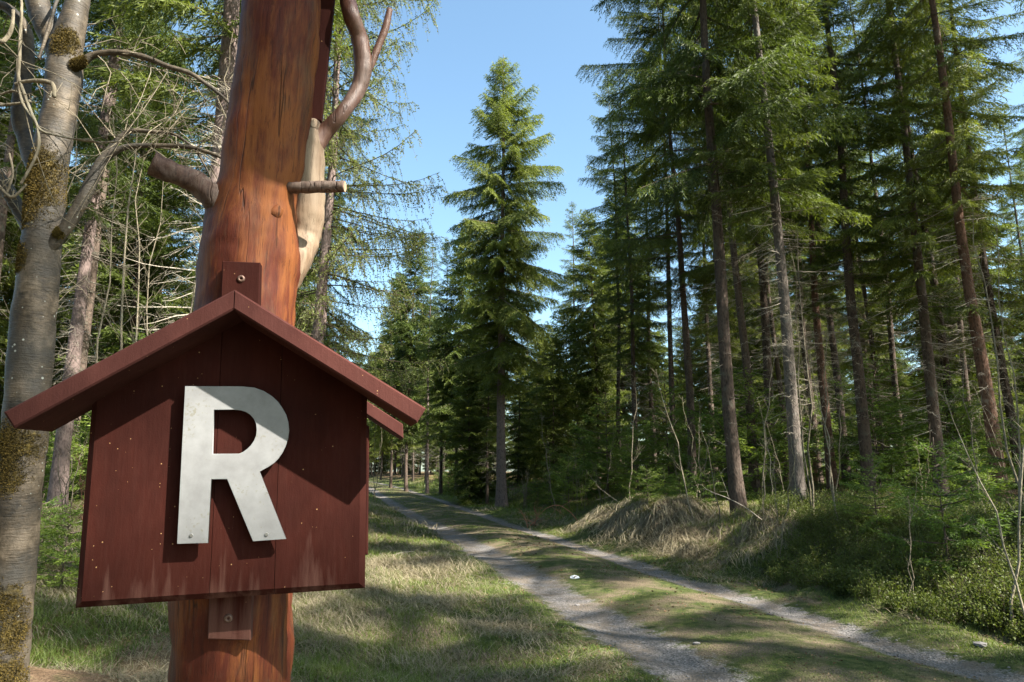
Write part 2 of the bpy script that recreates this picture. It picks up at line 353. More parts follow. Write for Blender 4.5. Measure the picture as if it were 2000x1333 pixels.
def stone_mat(name, a, b):
    m, nt, out = new_mat(name); n = noise_tex(nt, objco(nt), 30, 5, .65)
    t = attr(nt, 'tint'); col = mix(nt, math_node(nt, 'MULTIPLY_ADD', t, .7, math_node(nt, 'MULTIPLY', n, .3)), a, b)
    principled(nt, out, col, .85, .2, n, .4, .01); return m
M['gravel'] = stone_mat('gravel_stone', (.06, .058, .057), (.24, .225, .215)); M['white_stone'] = stone_mat('pale_stone', (.45, .46, .47), (.75, .76, .78))

# ------------------------------------------------------------------ the ground
def build_ground():
    ys = np.concatenate([np.linspace(-40, 3, 40), np.linspace(3, 16, 300)[1:], 16*np.exp(np.linspace(0, math.log(600/16), 330))[1:]])
    s = np.linspace(-1, 1, 421); s = np.sign(s)*np.abs(s)**1.5
    half = np.interp(ys, [-40, 0, 10, 30, 600], [45, 22, 26, 50, 650])
    cx = np.interp(ys, [-40, 0, 10, 20, 60, 600], [4, 3, 1.5, 0, -6, -60])
    X = cx[:, None]+half[:, None]*s[None]; Y = np.repeat(ys[:, None], len(s), 1)
    Z = height(X, Y); ny, nx = X.shape
    idx = np.arange(ny*nx).reshape(ny, nx)
    f = np.stack([idx[:-1, :-1], idx[:-1, 1:], idx[1:, 1:], idx[1:, :-1]], -1).reshape(-1, 4)
    mb = MB(); mb.add(np.stack([X, Y, Z], -1).reshape(-1, 3), f)
    o = mb.obj('ground', [M['ground']], smooth=True); tag(o, kind='structure')
    lx = LX(Y); rx = RX(Y)
    tk = np.maximum(np.exp(-(np.abs(X-lx)/(.40+.16*(vn(X, Y, .9, 40)-.5)))**2.4), .95*np.exp(-(np.abs(X-rx)/(.28+.14*(vn(X, Y, .8, 41)-.5)))**2.2)).ravel()
    dmax = np.maximum(X-rx, lx-X).ravel()
    for nm, arr in (('track', tk), ('forest', ss(2.6, 5.5, dmax)), ('straw', np.clip(ss(.6, 2.2, (LX(Y)-X).ravel())*ss(9, 5, (LX(Y)-X).ravel())*.8+ss(.7, 1.4, (X-RX(Y)).ravel())*ss(4.6, 3.2, (X-RX(Y)).ravel())*ss(11.5, 12.6, Y.ravel())*ss(21, 18, Y.ravel())*1.3+.38*((X < rx) & (X > lx)).ravel()*(.4+.9*vn(X, Y, .8, 90).ravel()), 0, 1.2))):
        a = o.data.attributes.new(nm, 'FLOAT', 'POINT'); a.data.foreach_set('value', arr.astype(np.float32))
build_ground()

def ground_pts(n, y0, y1, seed, dens=2.0, xr=(-.80, .80)):
    r = np.random.RandomState(seed); u = r.rand(n)
    k = 1-dens   # pdf ~ y^(1-dens) after the x spread ~ y
    p = 2-dens
    if abs(p) < 1e-6: y = y0*(y1/y0)**u
    else: y = (y0**p+(y1**p-y0**p)*u)**(1/p)
    x = (xr[0]+(xr[1]-xr[0])*r.rand(n))*y*.985
    return x, y, r
def track_mask(x, y):
    return np.maximum(np.exp(-(np.abs(x-LX(y))/(.43+.2*(vn(x, y, .5, 40)-.5)))**4), np.exp(-(np.abs(x-RX(y))/(.30+.18*(vn(x, y, .4, 41)-.5)))**4))
def blades(mb, x, y, r, ln, wd, lean, tint, droop=.0, sink=.0, K=3):
    n = len(x); z = height(x, y)-.005-sink; a = r.rand(n)*2*np.pi
    d = np.stack([np.cos(a), np.sin(a), np.zeros(n)], -1); side = np.stack([-np.sin(a+.6*r.randn(n)), np.cos(a), np.zeros(n)], -1)
    base = np.stack([x, y, z], -1); V = []
    for k in range(K):
        t = k/(K-1); up = ln*(t-droop*t*t)
        p = base + d*(lean*ln*t**1.4)[:, None] + np.stack([0*up, 0*up, up*np.clip(1-.35*lean, .1, 1)], -1)
        w = (wd*(1-t)**.7*.5)[:, None]
        if k < K-1: V += [p-side*w, p+side*w]
        else: V += [p]
    V = np.stack(V, 1); m = V.shape[1]; b = (np.arange(n)*m)[:, None]
    n0 = mb.n
    q = np.concatenate([b+np.array([[2*k, 2*k+1, 2*k+3, 2*k+2]]) for k in range(K-2)])
    t_ = np.concatenate([tint]*(K-2))
    mb.add(V.reshape(-1, 3), q, 0, t_)
    mb.f.append((b+np.array([[2*K-4, 2*K-3, 2*K-2]])+n0, 0, tint))

def build_grass():
    # green turf
    x, y, r = ground_pts(430000, 4.6, 75, 3, 2.05)
    tm = track_mask(x, y); dr = x-RX(y); dl = LX(y)-x; dm = np.maximum(dr, dl)
    g = vn(x, y, 1.1, 7)*.6+vn(x, y, .35, 8)*.4
    tm = tm+.5*(vn(x, y, .25, 77)-.5)
    mid = (dr < 0) & (dl < 0)
    keep = (tm < .25+.35*r.rand(len(x))) & (r.rand(len(x)) < np.clip((g-np.where(mid, .32, .22))*3.4, .05, 1)) & (r.rand(len(x)) < np.clip(1.25-.12*np.maximum(dm-3, 0), .3, 1))
    x, y, mid, g, dm = x[keep], y[keep], mid[keep], g[keep], dm[keep]
    n = len(x); sc = np.clip(y/9, .8, 6)**.75
    ln = (.035+.065*r.rand(n))*np.where(mid, .35+.5*r.rand(n), 1)*sc*np.clip(.5+dm*.5, .45, 1.7); wd = (.0045+.003*r.rand(n))*sc*1.25
    mb = MB(); blades(mb, x, y, r, ln, wd, .25+.7*r.rand(n), np.clip(g*1.1-.15+.35*r.rand(n), 0, 1), .15)
    o = mb.obj('grass', [M['grass']]); tag(o, 'short green grass growing along and between the wheel tracks', 'grass', kind='stuff')
    # dead straw
    x, y, r = ground_pts(230000, 4.4, 70, 9, 2.05)
    tm = track_mask(x, y); dr = x-RX(y); dl = LX(y)-x
    g = vn(x, y, 1.3, 12)*.65+vn(x, y, .4, 13)*.35
    mound = (dr > .8) & (dr < 3.4) & (y > 12) & (y < 19)
    left = (dl > .5)
    pr = np.where(left, np.clip((g-.38)*4+.2*ss(.8, 2.5, dl), .04, 1), np.where(mound, np.clip((g-.2)*4, .15, 1)*1.0, np.clip((g-.5)*3.0, .02, .5)))
    pr = pr*np.where(dl > 8, .4, 1)*np.where(dr > 4.5, .25, 1)
    keep = (tm < .2) & (r.rand(len(x)) < pr)
    x, y, left, mound, g = x[keep], y[keep], left[keep], mound[keep], g[keep]; n = len(x)
    sc = np.clip(y/9, .8, 6)**.7
    ln = (.07+.13*r.rand(n)**2)*sc*np.where(left, 1.25, np.where(mound, .9, .6)); wd = (.0032+.0025*r.rand(n))*sc
    mb = MB(); blades(mb, x, y, r, ln, wd, .6+1.1*r.rand(n), np.clip(g*.8+.5*r.rand(n)-.1, 0, 1), .55, K=4)
    # matted tufts of last year's stalks
    def tufts(cx, cy, nb, L, hh, r, spread=.16):
        n = len(cx); i = np.repeat(np.arange(n), nb); m = len(i); a0 = r.rand(n)*6.283; a = a0[i]+.55*r.randn(m)
        x = cx[i]+spread*r.randn(m)*np.clip(cy[i]/8, .8, 2); y = cy[i]+spread*r.randn(m)*np.clip(cy[i]/8, .8, 2); l = L*(.5+.8*r.rand(m))*np.clip(cy[i]/9, .8, 2.2); z = height(x, y)
        h = hh*(.4+.9*r.rand(m)); T = np.linspace(0, 1, 5); d = np.stack([np.cos(a), np.sin(a), 0*a], -1); sd = np.stack([-np.sin(a), np.cos(a), 0*a], -1); c = .35*r.randn(m)
        P = np.stack([x, y, z], -1)[:, None]+d[:, None]*(l[:, None]*T)[..., None]+sd[:, None]*((c*l)[:, None]*T**2)[..., None]
        P[..., 2] += (h*l)[:, None]*np.sin(T*2.6)[None]*1.0; gz_ = height(P[:, -1, 0], P[:, -1, 1]); P[..., 2] += (gz_-z)[:, None]*T[None]+.01
        w = (.0022+.002*r.rand(m))*np.clip(cy[i]/7, .9, 4); V = np.stack([P-sd[:, None]*(w[:, None]*(1-.8*T))[..., None], P+sd[:, None]*(w[:, None]*(1-.8*T))[..., None]], 2).reshape(m, 10, 3)
        b = (np.arange(m)*10)[:, None, None]+np.array([[2*k, 2*k+1, 2*k+3, 2*k+2] for k in range(4)])[None]
        tt = np.clip(.45+.4*r.randn(n)[i]*.6+.35*(r.rand(m)-.4), 0, 1); mb.add(V.reshape(-1, 3), b.reshape(-1, 4), 0, np.repeat(tt, 4))
    r = np.random.RandomState(91); X_, Y_, r = ground_pts(16000, 4.5, 34, 92, 1.9)
    dl = LX(Y_)-X_; dr = X_-RX(Y_); g = vn(X_, Y_, 1.1, 50)*.6+vn(X_, Y_, .4, 51)*.4
    ml = (dl > .7) & (dl < 9) & (r.rand(len(X_)) < np.clip((g-.47)*5+.15*ss(1, 3, dl), .02, .9)); mm = (dr > .9) & (dr < 4.2) & (Y_ > 11.6) & (Y_ < 19.5) & (r.rand(len(X_)) < np.clip((vn(X_, Y_, .7, 60)-.3)*3, 0, .9)); mr = (dr > .5) & (dr < 2.2) & ~mm & (r.rand(len(X_)) < (g-.5)*2.5)
    tufts(X_[ml][:2600], Y_[ml][:2600], 34, .20, .30, r); tufts(X_[mm][:800], Y_[mm][:800], 34, .19, .26, r, .10); tufts(X_[mr][:500], Y_[mr][:500], 26, .16, .3, r)
    o = mb.obj('dry_grass', [M['straw']]); tag(o, 'matted straw coloured dead grass on the verges and the mound', 'dry grass', kind='stuff')
build_grass()

def litter():
    x, y, r = ground_pts(26000, 4.4, 24, 71, 2.0); tm = track_mask(x, y); g = vn(x, y, .7, 72)
    k = (tm < .5) & (r.rand(len(x)) < np.clip((g-.35)*1.6, .03, 1)); x, y = x[k], y[k]; n = len(x)
    P = np.stack([x, y, height(x, y)+.008+.03*r.rand(n)], -1); D = norm(np.stack([r.randn(n), r.randn(n), .25*r.randn(n)], -1)); mb = MB()
    sprigs(mb, P, D, (.014+.03*r.rand(n))*np.clip(y/8, .8, 2), (.010+.012*r.rand(n))*np.clip(y/8, .8, 2), r, 0, r.rand(n))
    tag(mb.obj('leaf_litter', [M['litter']]), 'brown dead leaves and bark flakes strewn over the verges and the track', 'leaf litter', kind='stuff')
M['litter'] = leaf_mat('dead_leaves', (.035, .018, .010), (.24, .15, .085), .15, .7, 3, 0)
def blob(mb, c, r, rs, mat=0, tint=.5, flat=.6):
    ph = [(0, 0, 1), (0, 0, -1)]; V = [np.array([0, 0, flat])]
    for j, (zz, k) in enumerate(((.5, 5), (-.1, 6), (-.7, 5))):
        for i in range(6):
            a = i*math.pi/3+j*.5; rr = math.sqrt(1-zz*zz)*(.75+.5*rs.rand()); V.append(np.array([math.cos(a)*rr, math.sin(a)*rr, zz*flat]))
    V.append(np.array([0, 0, -flat])); V = np.array(V)*r*(np.array([1+.5*rs.rand(), 1, 1]))+c
    f = [[0, 1+i, 1+(i+1) % 6] for i in range(6)]+[[13+i, 19, 13+(i+1) % 6] for i in range(6)]
    q = [[1+j*6+i, 7+j*6+i, 7+j*6+(i+1) % 6, 1+j*6+(i+1) % 6] for j in range(2) for i in range(6)]
    mb.add(V, f, mat, tint); mb.f.append((np.array(q)+mb.n-20, mat, np.full(len(q), tint)))
def build_gravel():
    r = np.random.RandomState(4); mb = MB(); n = 0
    x, y, r2 = ground_pts(60000, 4.9, 30, 21, 2.6); tm = track_mask(x, y); k = (tm > .6) & (r2.rand(len(x)) < .3)
    x, y = x[k][:7000], y[k][:7000]
    z = height(x, y)
    for i in range(len(x)): blob(mb, np.array([x[i], y[i], z[i]+.002]), (.005+.009*r.rand()**3)*max(1, y[i]/10), r, 0, r.rand(), .55)
    tag(mb.obj('gravel', [M['gravel']]), 'loose grey gravel in the wheel ruts', 'gravel', kind='stuff')
build_gravel()

# ------------------------------------------------------------------ spruces
def sprigs(mb, P, D, ln, wd, r, mat, tint):
    n = len(P); s = norm(np.cross(D, norm(r.randn(n, 3)))); w = (s*(wd*.5)[:, None]); L = D*ln[:, None]
    V = np.stack([P, P+L*.4+w, P+L, P+L*.4-w], 1)
    mb.add(V.reshape(-1, 3), np.arange(n*4).reshape(n, 4), mat, tint)
litter()
def spruce_crown(H, zb, prof, seed, mats, spacing=.34, nb=5, lat_gap=.085, spr_gap=.05, spr=(.12, .032), droop=.25, hang=.35, fan=.40, slope=(-.30, .7), top_sp=.5, gaps=0., bend=None, x2=True):
    r = np.random.RandomState(seed); mb = MB()
    zz = []; z = zb
    while z < H-.12: zz.append(z); z += spacing*(top_sp+(1-top_sp)*min(1, (H-z)/(H*.35)))*(.8+.4*r.rand())
    B = []
    for i, z in enumerate(zz):
        k = nb + (r.rand() < .5); a0 = r.rand()*7
        for j in range(k):
            u = (H-z)/(H-zb)
            if gaps and r.rand() < gaps: continue
            L = prof(u)*(.45+.67*r.rand())*(1+.2*math.sin(i*1.9+seed)*math.sin(i*.7))
            if L < .05: L = .05
            B.append((z+spacing*.5*(r.rand()-.5), a0+j*6.283/k+.5*r.randn()*.5, L, slope[1]+(slope[0]-slope[1])*min(1, u*1.6)**.7+.1*r.randn(), .18+.15*r.rand()))
    B = np.array(B); zB, aB, LB, sB, cB = B.T; nB = len(B)
    ox = bend(zB) if bend else np.zeros((nB, 2))
    dh = np.stack([np.cos(aB), np.sin(aB), 0*aB], -1); sd_ = np.stack([-np.sin(aB), np.cos(aB), 0*aB], -1)
    base = np.stack([ox[:, 0], ox[:, 1], zB], -1)
    def pos(i, t):
        return base[i]+dh[i]*(LB[i]*t*.97)[:, None]+np.stack([0*t, 0*t, LB[i]*(sB[i]*t+(cB[i]-.55*droop)*t*t)], -1)+sd_[i]*(.06*LB[i]*np.sin(t*3+i))[:, None]
    K = 5; T = np.linspace(0, 1, K); I = np.repeat(np.arange(nB), K); P = pos(I, np.tile(T, nB)).reshape(nB, K, 3)
    tubes(mb, P, (.006+.0085*LB)[:, None]*(1-.85*T)[None], 3, 1, .3)
    # laterals
    nl = np.maximum(2, (LB/lat_gap).astype(int))*2; li = np.repeat(np.arange(nB), nl); m = len(li)
    within = np.arange(m)-np.repeat(np.cumsum(nl)-nl, nl)
    t = .10+.90*(within+r.rand(m))/np.repeat(nl, nl); side = np.where(within % 2, 1., -1.)
    q0 = pos(li, t); tang = norm(pos(li, np.minimum(t+.05, 1.05))-pos(li, t-.02))
    ll = (LB[li]*fan*np.clip(1.08-t, .05, 1)**.75*np.clip(t*3.2, .4, 1)+.07)*(.6+.6*r.rand(m)); ll = np.minimum(ll, .85)
    ld = norm(tang*.75+sd_[li]*(side*(.75+.2*r.randn(m)))[:, None]+np.array([0, 0, -1.])*(droop*.5+.15*r.rand(m))[:, None])
    ns = np.maximum(2, (ll/spr_gap).astype(int)); si = np.repeat(np.arange(m), ns); k = len(si)
    w2 = np.arange(k)-np.repeat(np.cumsum(ns)-ns, ns); s = (w2+.3+.5*r.rand(k))/np.repeat(ns, ns)
    sp = q0[si]+ld[si]*(ll[si]*s)[:, None]; sp[:, 2] -= droop*1.3*ll[si]*s*s
    alt = np.where(w2 % 2, 1., -1.); perp = norm(np.cross(ld[si], [0, 0, 1.]))
    D = norm(ld[si]*.9+perp*(alt*.55)[:, None]+np.array([0, 0, -1.])*(hang*(.4+.9*r.rand(k)))[:, None]+.22*r.randn(k, 3))
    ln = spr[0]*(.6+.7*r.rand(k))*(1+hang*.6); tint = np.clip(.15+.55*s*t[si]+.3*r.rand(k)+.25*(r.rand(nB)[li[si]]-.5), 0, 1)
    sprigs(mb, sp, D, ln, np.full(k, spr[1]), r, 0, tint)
    if x2: sprigs(mb, sp, norm(D+.5*r.randn(k, 3)), ln*.8, np.full(k, spr[1]), r, 0, tint)
    # sprigs on the main axis
    na = np.maximum(3, (LB/.06).astype(int)); ai = np.repeat(np.arange(nB), na); ta = .25+.75*r.rand(len(ai))
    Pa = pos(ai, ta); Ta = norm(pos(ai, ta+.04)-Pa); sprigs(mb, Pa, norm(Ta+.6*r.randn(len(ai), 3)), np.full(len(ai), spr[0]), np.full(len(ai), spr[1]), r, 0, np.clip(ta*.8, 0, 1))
    return mb, k
def trunk_mb(H, rad, seed, dead_from=0, dead_to=0, ndead=0, dlen=1.2, wob=.12, bend=None, sides=10, flare=.5, twiggy=True):
    r = np.random.RandomState(seed+500); mb = MB()
    K = 16; z = H*np.linspace(0, 1, K)**1.15; z[0] = -.4
    ph = r.rand(4)*6
    def bnd(z): return np.stack([wob*np.sin(z*.23+ph[0])-wob*np.sin(ph[0])+.3*wob*np.sin(z*.7+ph[1])-.3*wob*np.sin(ph[1]), wob*np.sin(z*.19+ph[2])-wob*np.sin(ph[2])], -1)
    c = bnd(z); P = np.concatenate([c, z[:, None]], 1); zz = np.clip(z, 0, None)
    R = rad*(1-.93*(zz/H)**.9)+rad*flare*np.exp(-zz/.22); R[-1] = .01
    P2 = np.insert(P, 1, [[0, 0, .0], [0, 0, .18]], 0); P2[1, :2] = bnd(np.array([0.]))[0]; P2[2, :2] = P2[1, :2]
    R2 = np.insert(R, 1, [rad*(1+flare), rad*(1+flare*.42)]); R2[0] = rad*(1+flare*1.1)
    tubes(mb, P2, R2, sides, 0)
    v = mb.v[-1]; n = len(v); v[:, :2] += (r.randn(n, 2))*rad*.035
    if ndead:
        zd = dead_from+(dead_to-dead_from)*r.rand(ndead)**.8; a = r.rand(ndead)*6.283; L = dlen*(.15+.85*r.rand(ndead)**1.6)*(.35+.65*(zd-dead_from)/(dead_to-dead_from+1e-3))
        sl = -.15-.35*r.rand(ndead); K = 6; T = np.linspace(0, 1, K)
        d = np.stack([np.cos(a), np.sin(a), sl], -1); b = np.concatenate([bnd(zd), zd[:, None]], 1)
        P = b[:, None]+d[:, None]*(L[:, None]*T[None])[..., None]; P[..., 2] += (.25*L)[:, None]*(T**2)[None]*r.rand(ndead)[:, None]
        P += .03*r.randn(ndead, 1, 3)*np.sin(T*5)[None, :, None]
        tubes(mb, P, (.004+.006*L)[:, None]*(1-.75*T)[None], 3, 1)
        if twiggy:
            nt = np.maximum(1, (L/.11).astype(int)); i = np.repeat(np.arange(ndead), nt); m = len(i); t = .2+.8*r.rand(m)
            q = b[i]+d[i]*(L[i]*t)[:, None]; q[:, 2] += .12*L[i]*t*t
            dd = norm(d[i]*.6+np.stack([-np.sin(a[i]), np.cos(a[i]), -.3+0*t], -1)*np.where(r.rand(m) < .5, 1, -1)[:, None]*.8+.3*r.randn(m, 3)); l2 = L[i]*.4*(1.1-t)*(.4+r.rand(m))+.04
            T3 = np.linspace(0, 1, 3); P = q[:, None]+dd[:, None]*(l2[:, None]*T3[None])[..., None]; P[:, 2, 2] -= .15*l2
            tubes(mb, P, np.broadcast_to(.0028*(1-.5*T3)[None], (m, 3)), 3, 1)
    return mb, bnd

def place(name, x, y, rz=0, s=1, dz=0, label=None, cat=None, group=None):
    o = empty(name, (x, y, hz(x, y)+dz), rz); o.scale = (s, s, s); tag(o, label, cat, group); return o
class Kind:
    def __init__(s, parts): s.parts = parts   # list of (name, mesh)
    def put(s, name, x, y, rz, sc, label, cat, group=None, lean=(0, 0), dz=0, swap=None):
        o = place(name, x, y, rz, sc, dz, label, cat, group); o.rotation_euler = (lean[0], lean[1], rz)
        for nm, me in s.parts:
            c = bpy.data.objects.new(nm, me); COL.objects.link(c); c.parent = o
            if swap and nm in swap:
                c.material_slots[0].link = 'OBJECT'; c.material_slots[0].material = swap[nm]
        return o
def spruce_kind(H, zb, Rm, rad, seed, ndead=60, needle='needle', bark='bark', prof=None, dlen=1.3, dead_from=1.5, wob=.12, flare=.5, **k):
    prof = prof or (lambda u: Rm*min(1, .12+1.5*u**.8)*(1 if u < .75 else 1-.8*(u-.75)))
    t, b = trunk_mb(H, rad, seed, dead_from, zb+.5, ndead, dlen, wob, flare=flare)
    c, n = spruce_crown(H, zb, prof, seed, None, bend=b, **k)
    return Kind([('trunk', t.mesh('spruce_trunk', [M[bark], M['dead']], (True, False))), ('crown', c.mesh('spruce_crown', [M[needle], M['branch']], False))])

FK = dict(spacing=.40, lat_gap=.10, spr_gap=.036, spr=(.115, .021), fan=.36, nb=4)
FS = [spruce_kind(26, 6.5, 2.3, .17, 1, 170, dlen=1.9, gaps=.50, hang=.6, **FK),
      spruce_kind(24, 5.0, 2.1, .155, 2, 140, dlen=1.9, gaps=.46, droop=.35, hang=.8, **FK),
      spruce_kind(27, 8.0, 2.4, .18, 3, 190, dlen=1.9, gaps=.55, droop=.25, hang=.6, **FK),
      spruce_kind(25, 10.5, 1.9, .14, 4, 200, dlen=1.6, gaps=.42, droop=.4, hang=.9, **FK)]
EDGE = spruce_kind(27, 8.6, 3.7, .18, 7, 130, spacing=.40, lat_gap=.085, spr_gap=.034, spr=(.11, .021), droop=.42, hang=.8, slope=(-.22, .6), gaps=.52)
MID = [spruce_kind(13, 1.2, 2.1, .09, 11, 0, spacing=.36, spr=(.14, .038), spr_gap=.06, lat_gap=.095, flare=.3),
       spruce_kind(9, .5, 1.7, .07, 12, 0, spacing=.34, spr=(.13, .036), spr_gap=.055, lat_gap=.09, flare=.3),
       spruce_kind(17, 3.5, 2.3, .12, 13, 30, spacing=.38, spr=(.15, .042), spr_gap=.06, lat_gap=.10, hang=.5, droop=.35, flare=.3)]
YNG = [spruce_kind(1.7, .12, .75, .016, 21, 0, needle='needle_young', spacing=.20, nb=4, lat_gap=.05, spr_gap=.028, spr=(.055, .012), slope=(-.02, .5), droop=.12, hang=.15, flare=.2, wob=.02),
       spruce_kind(1.0, .06, .62, .012, 22, 0, needle='needle_young', spacing=.14, nb=4, lat_gap=.045, spr_gap=.026, spr=(.05, .013), slope=(.0, .5), droop=.12, hang=.15, flare=.2, wob=.02)]

# the tall free-standing spruce
def hero_prof(u): return float(np.interp(u, [0, .06, .2, .36, .55, .72, .85, 1], [.12, .6, 1.8, 2.75, 3.1, 3.15, 2.7, 1.5]))
def y_of(px, py, zt):  # depth at which a point of height zt shows at that row
    return None
hy = 32.0
M['needle_lit'] = leaf_mat('sunlit_spruce_needles', (.02, .038, .011), (.23, .275, .052), .40)  # brighter needle copy: sunlight on this tree put into the colour
HERO = spruce_kind(23.0, 5.7, 3, .25, 31, 45, prof=hero_prof, spacing=.40, nb=5, lat_gap=.085, spr_gap=.042, spr=(.13, .028), gaps=.2, droop=.45, hang=.8, slope=(-.32, .75), dlen=1.0, dead_from=4.5, wob=.05, bark='bark_pale', needle='needle_lit')
hx = at(980, hy); H_top = 1.6+.677*hy
HERO.put('spruce_tree', hx, hy, .7, (H_top+.4-hz(hx, hy))/23.0, 'tall free-standing conical spruce at the centre, its tip alone against blue sky', 'spruce')

def T(kind, px, y, sc, rz, label, group=None, swap=None, lean=(0, 0), name='spruce_tree', cat='spruce', dz=0):
    return kind.put(name, at(px, y), y, rz, sc, label, cat, group, lean, dz, swap)
# trees of the right-hand forest edge that can be told apart
BP = {'trunk': M['bark_pale']}; BG = {'trunk': M['bark_grey']}; BR = {'trunk': M['bark_red']}
T(EDGE, 1437, 15.2, .95, 2.2, 'thick straight spruce trunk standing just behind the dry grass mound', None, None)
T(FS[2], 1552, 14.8, .84, 1.1, 'thick spruce trunk with pale streaks, the next one right of the mound trunk', None, BG, (0, -.02))
T(FS[0], 1690, 18, .95, 3.0, 'slim straight trunk above the bilberries, between the pale-streaked trunk and the bright young spruce')
T(FS[1], 1830, 17, 1.0, 4.0, 'dark spruce trunk directly behind the bright young spruce')
T(FS[0], 1868, 21, .9, 5.0, 'thinner dark spruce trunk close to the right of the one behind the bright young spruce')
T(FS[2], 1945, 15.6, .88, 2.0, 'brown spruce trunk nearest the right edge with torn roots and litter at its foot', None, BR)
T(EDGE, 1349, 22, .82, .6, 'slender dark trunk left of the thick mound trunk, standing behind low green sprigs')
T(FS[0], 1622, 19.5, .8, 1.9, 'reddish thin spruce trunk beside the grey leafless stems in the right-hand forest', None, BR)
T(FS[1], 1278, 32, .9, 2.9, 'slim spruce trunk behind the left end of the mound, right one of two close together')
T(FS[0], 1240, 28.5, .75, 3.9, 'slim spruce trunk behind the left end of the mound, left one of two close together')
T(FS[2], 1508, 22, .95, .3, 'dark trunk half hidden to the left of the pale-streaked spruce')
T(FS[1], 1722, 29, .9, 5.5, 'short-looking dark trunk deep between the slim and the leaning trunks')
T(FS[0], 1420, 26, .85, 4.4, 'thin trunk hidden right behind the thick mound trunk')
T(FS[2], 1595, 27, .9, 2.6, 'dim trunk far in, just left of the reddish trunk')
T(FS[1], 1990, 19, .9, 1.3, 'trunk cut by the right edge of the picture')
# centre
T(MID[2], 1168, 37, .92, 1.0, 'pointed young spruce right of the tall central one, its tip in the sky', None)
T(MID[2], 1222, 40, 1.12, 3.0, 'taller dark spruce between the pointed young spruce and the right-hand forest')
T(MID[0], 1105, 40, .85, 2.0, 'bushy dark spruce at the right foot of the tall central spruce')
T(MID[0], 940, 38, .9, .4, 'dark spruce pressed against the left flank of the tall central spruce')
T(FS[1], 977, 33.5, .52, 2.4, 'thin pale trunk touching the left side of the central spruce trunk', None, BP)
T(FS[0], 952, 36, .50, 2.2, 'thin black trunk left of the central spruce trunk', None)
T(FS[1], 836, 50, .80, 1.5, 'lit spruce with a forked neighbour, left of the central spruce above the roof end', None, BP)
T(FS[0], 862, 47, .72, 2.5, 'sparse greyish spruce immediately right of the tree above the roof end')
T(MID[2], 795, 54, 1.28, 3.5, 'full dark green spruce behind the roof end of the sign')
T(MID[2], 893, 46, 1.12, 4.5, 'broad spruce filling the gap left of the tall central spruce')
T(MID[2], 765, 60, 1.15, 5.1, 'full spruce at the open sky edge left of the tree above the roof end')
T(MID[1], 1082, 36, 1.0, 3.3, 'low bushy spruce closing in at the right foot of the central spruce')
T(MID[1], 918, 37, .95, 5.3, 'low bushy spruce closing in at the left foot of the central spruce')
T(MID[1], 1012, 44, 1.0, 2.0, 'dark spruce filling the gap just right of the central spruce trunk')
T(MID[1], 1046, 47, 1.1, 1.0, 'dim small spruce further right behind the central spruce')
T(MID[2], 745, 85, 1.1, .5, 'small distant spruce against the sky where the track vanishes')
# left side behind the sign
T(FS[0], 122, 12.6, .86, 2.0, 'pale pinkish spruce trunk behind the roof of the sign at the left', None, {'trunk': M['bark_pale']}, (0, .035))
T(FS[0], 376, 9.0, 1.0, .8, 'grey spruce trunk seen between the bare branches and the carved post', None, BP, (0, .01))
T(FS[1], 625, 19, .75, 1.7, 'pale spruce trunk half hidden by the carved post, below the larch branches', None, BP)
TR = [(1210, 34, 'thin black trunk left of the two slim close trunks'), (1318, 27, 'very thin trunk just left of the slender dark trunk'), (1470, 19, 'dark trunk midway between the mound trunk and the pale-streaked trunk'), (1650, 23, 'dim trunk between the reddish thin and the slim straight trunk'), (1765, 24, 'thin dark trunk left of the bright young spruce'), (1905, 25, 'slim trunk between the two leaning trunks and the brown one at the right'), (1395, 31, 'faint trunk left of the thick mound trunk'), (1535, 30, 'faint trunk peeping out left of the pale-streaked trunk')]
for i_, (px_, y_, lab_) in enumerate(TR): T(FS[3], px_, y_, .92+.03*(i_ % 4), i_*1.3, lab_)
# scattered forest behind, right and left
def scatter(n, xf, yr, seed, kinds, probs, avoid, mind, label, group, cat='spruce', name='spruce_tree', srange=(.8, 1.1), clear=.01):
    r = np.random.RandomState(seed); pts = []; out = 0; tries = 0; hp = np.array([hx, hy]); sv = np.array([SV.x, SV.y])/math.hypot(SV.x, SV.y)
    while out < n and tries < 6000:
        tries += 1; y = yr[0]+(yr[1]-yr[0])*r.rand(); lo, hi = xf(y); x = lo+(hi-lo)*r.rand()
        if any((x-a)**2+(y-b)**2 < mind*mind for a, b in pts+avoid): continue
        if LX(y)-3.2 < x < RX(y)+3.2: continue
        w = np.array([x, y])-hp; al = w@sv
        if clear and -1 < al < 24 and abs(w[0]*sv[1]-w[1]*sv[0]) < 2.6+clear: continue
        pts.append((x, y)); out += 1
        k = kinds[r.choice(len(kinds), p=probs)]
        k.put(name, x, y, r.rand()*6.28, srange[0]+(srange[1]-srange[0])*r.rand(), label, cat, group, (0, .02*r.randn()))
    return pts
def taken(): return [(o.location.x, o.location.y) for o in COL.objects if o.name.startswith('spruce_tree')]
RF = lambda y: (max(RX(y)+6.5, .12*y) if y < 30 else RX(y)+6 if y > 45 else .18*y, .86*y+2)
scatter(34, RF, (19, 62), 41, FS+MID[2:], [.25, .2, .2, .25, .1], taken(), 2.6, 'tall spruce standing in the dim forest behind the front row, right of the track', 'spruces deep in the right-hand forest')
scatter(34, RF, (19, 60), 42, MID, [.4, .4, .2], taken(), 1.6, 'younger spruce green to the ground, filling between the tall trunks right of the track', 'younger spruces under the right-hand forest', srange=(.6, 1.0))
LF = lambda y: (-.86*y-2, min(LX(y)-6, -.25*y))
scatter(24, LF, (15, 50), 43, FS+MID[2:], [.25, .2, .2, .25, .1], taken(), 2.6, 'tall spruce standing in the forest behind the sign, left of the track', 'spruces in the left-hand forest')
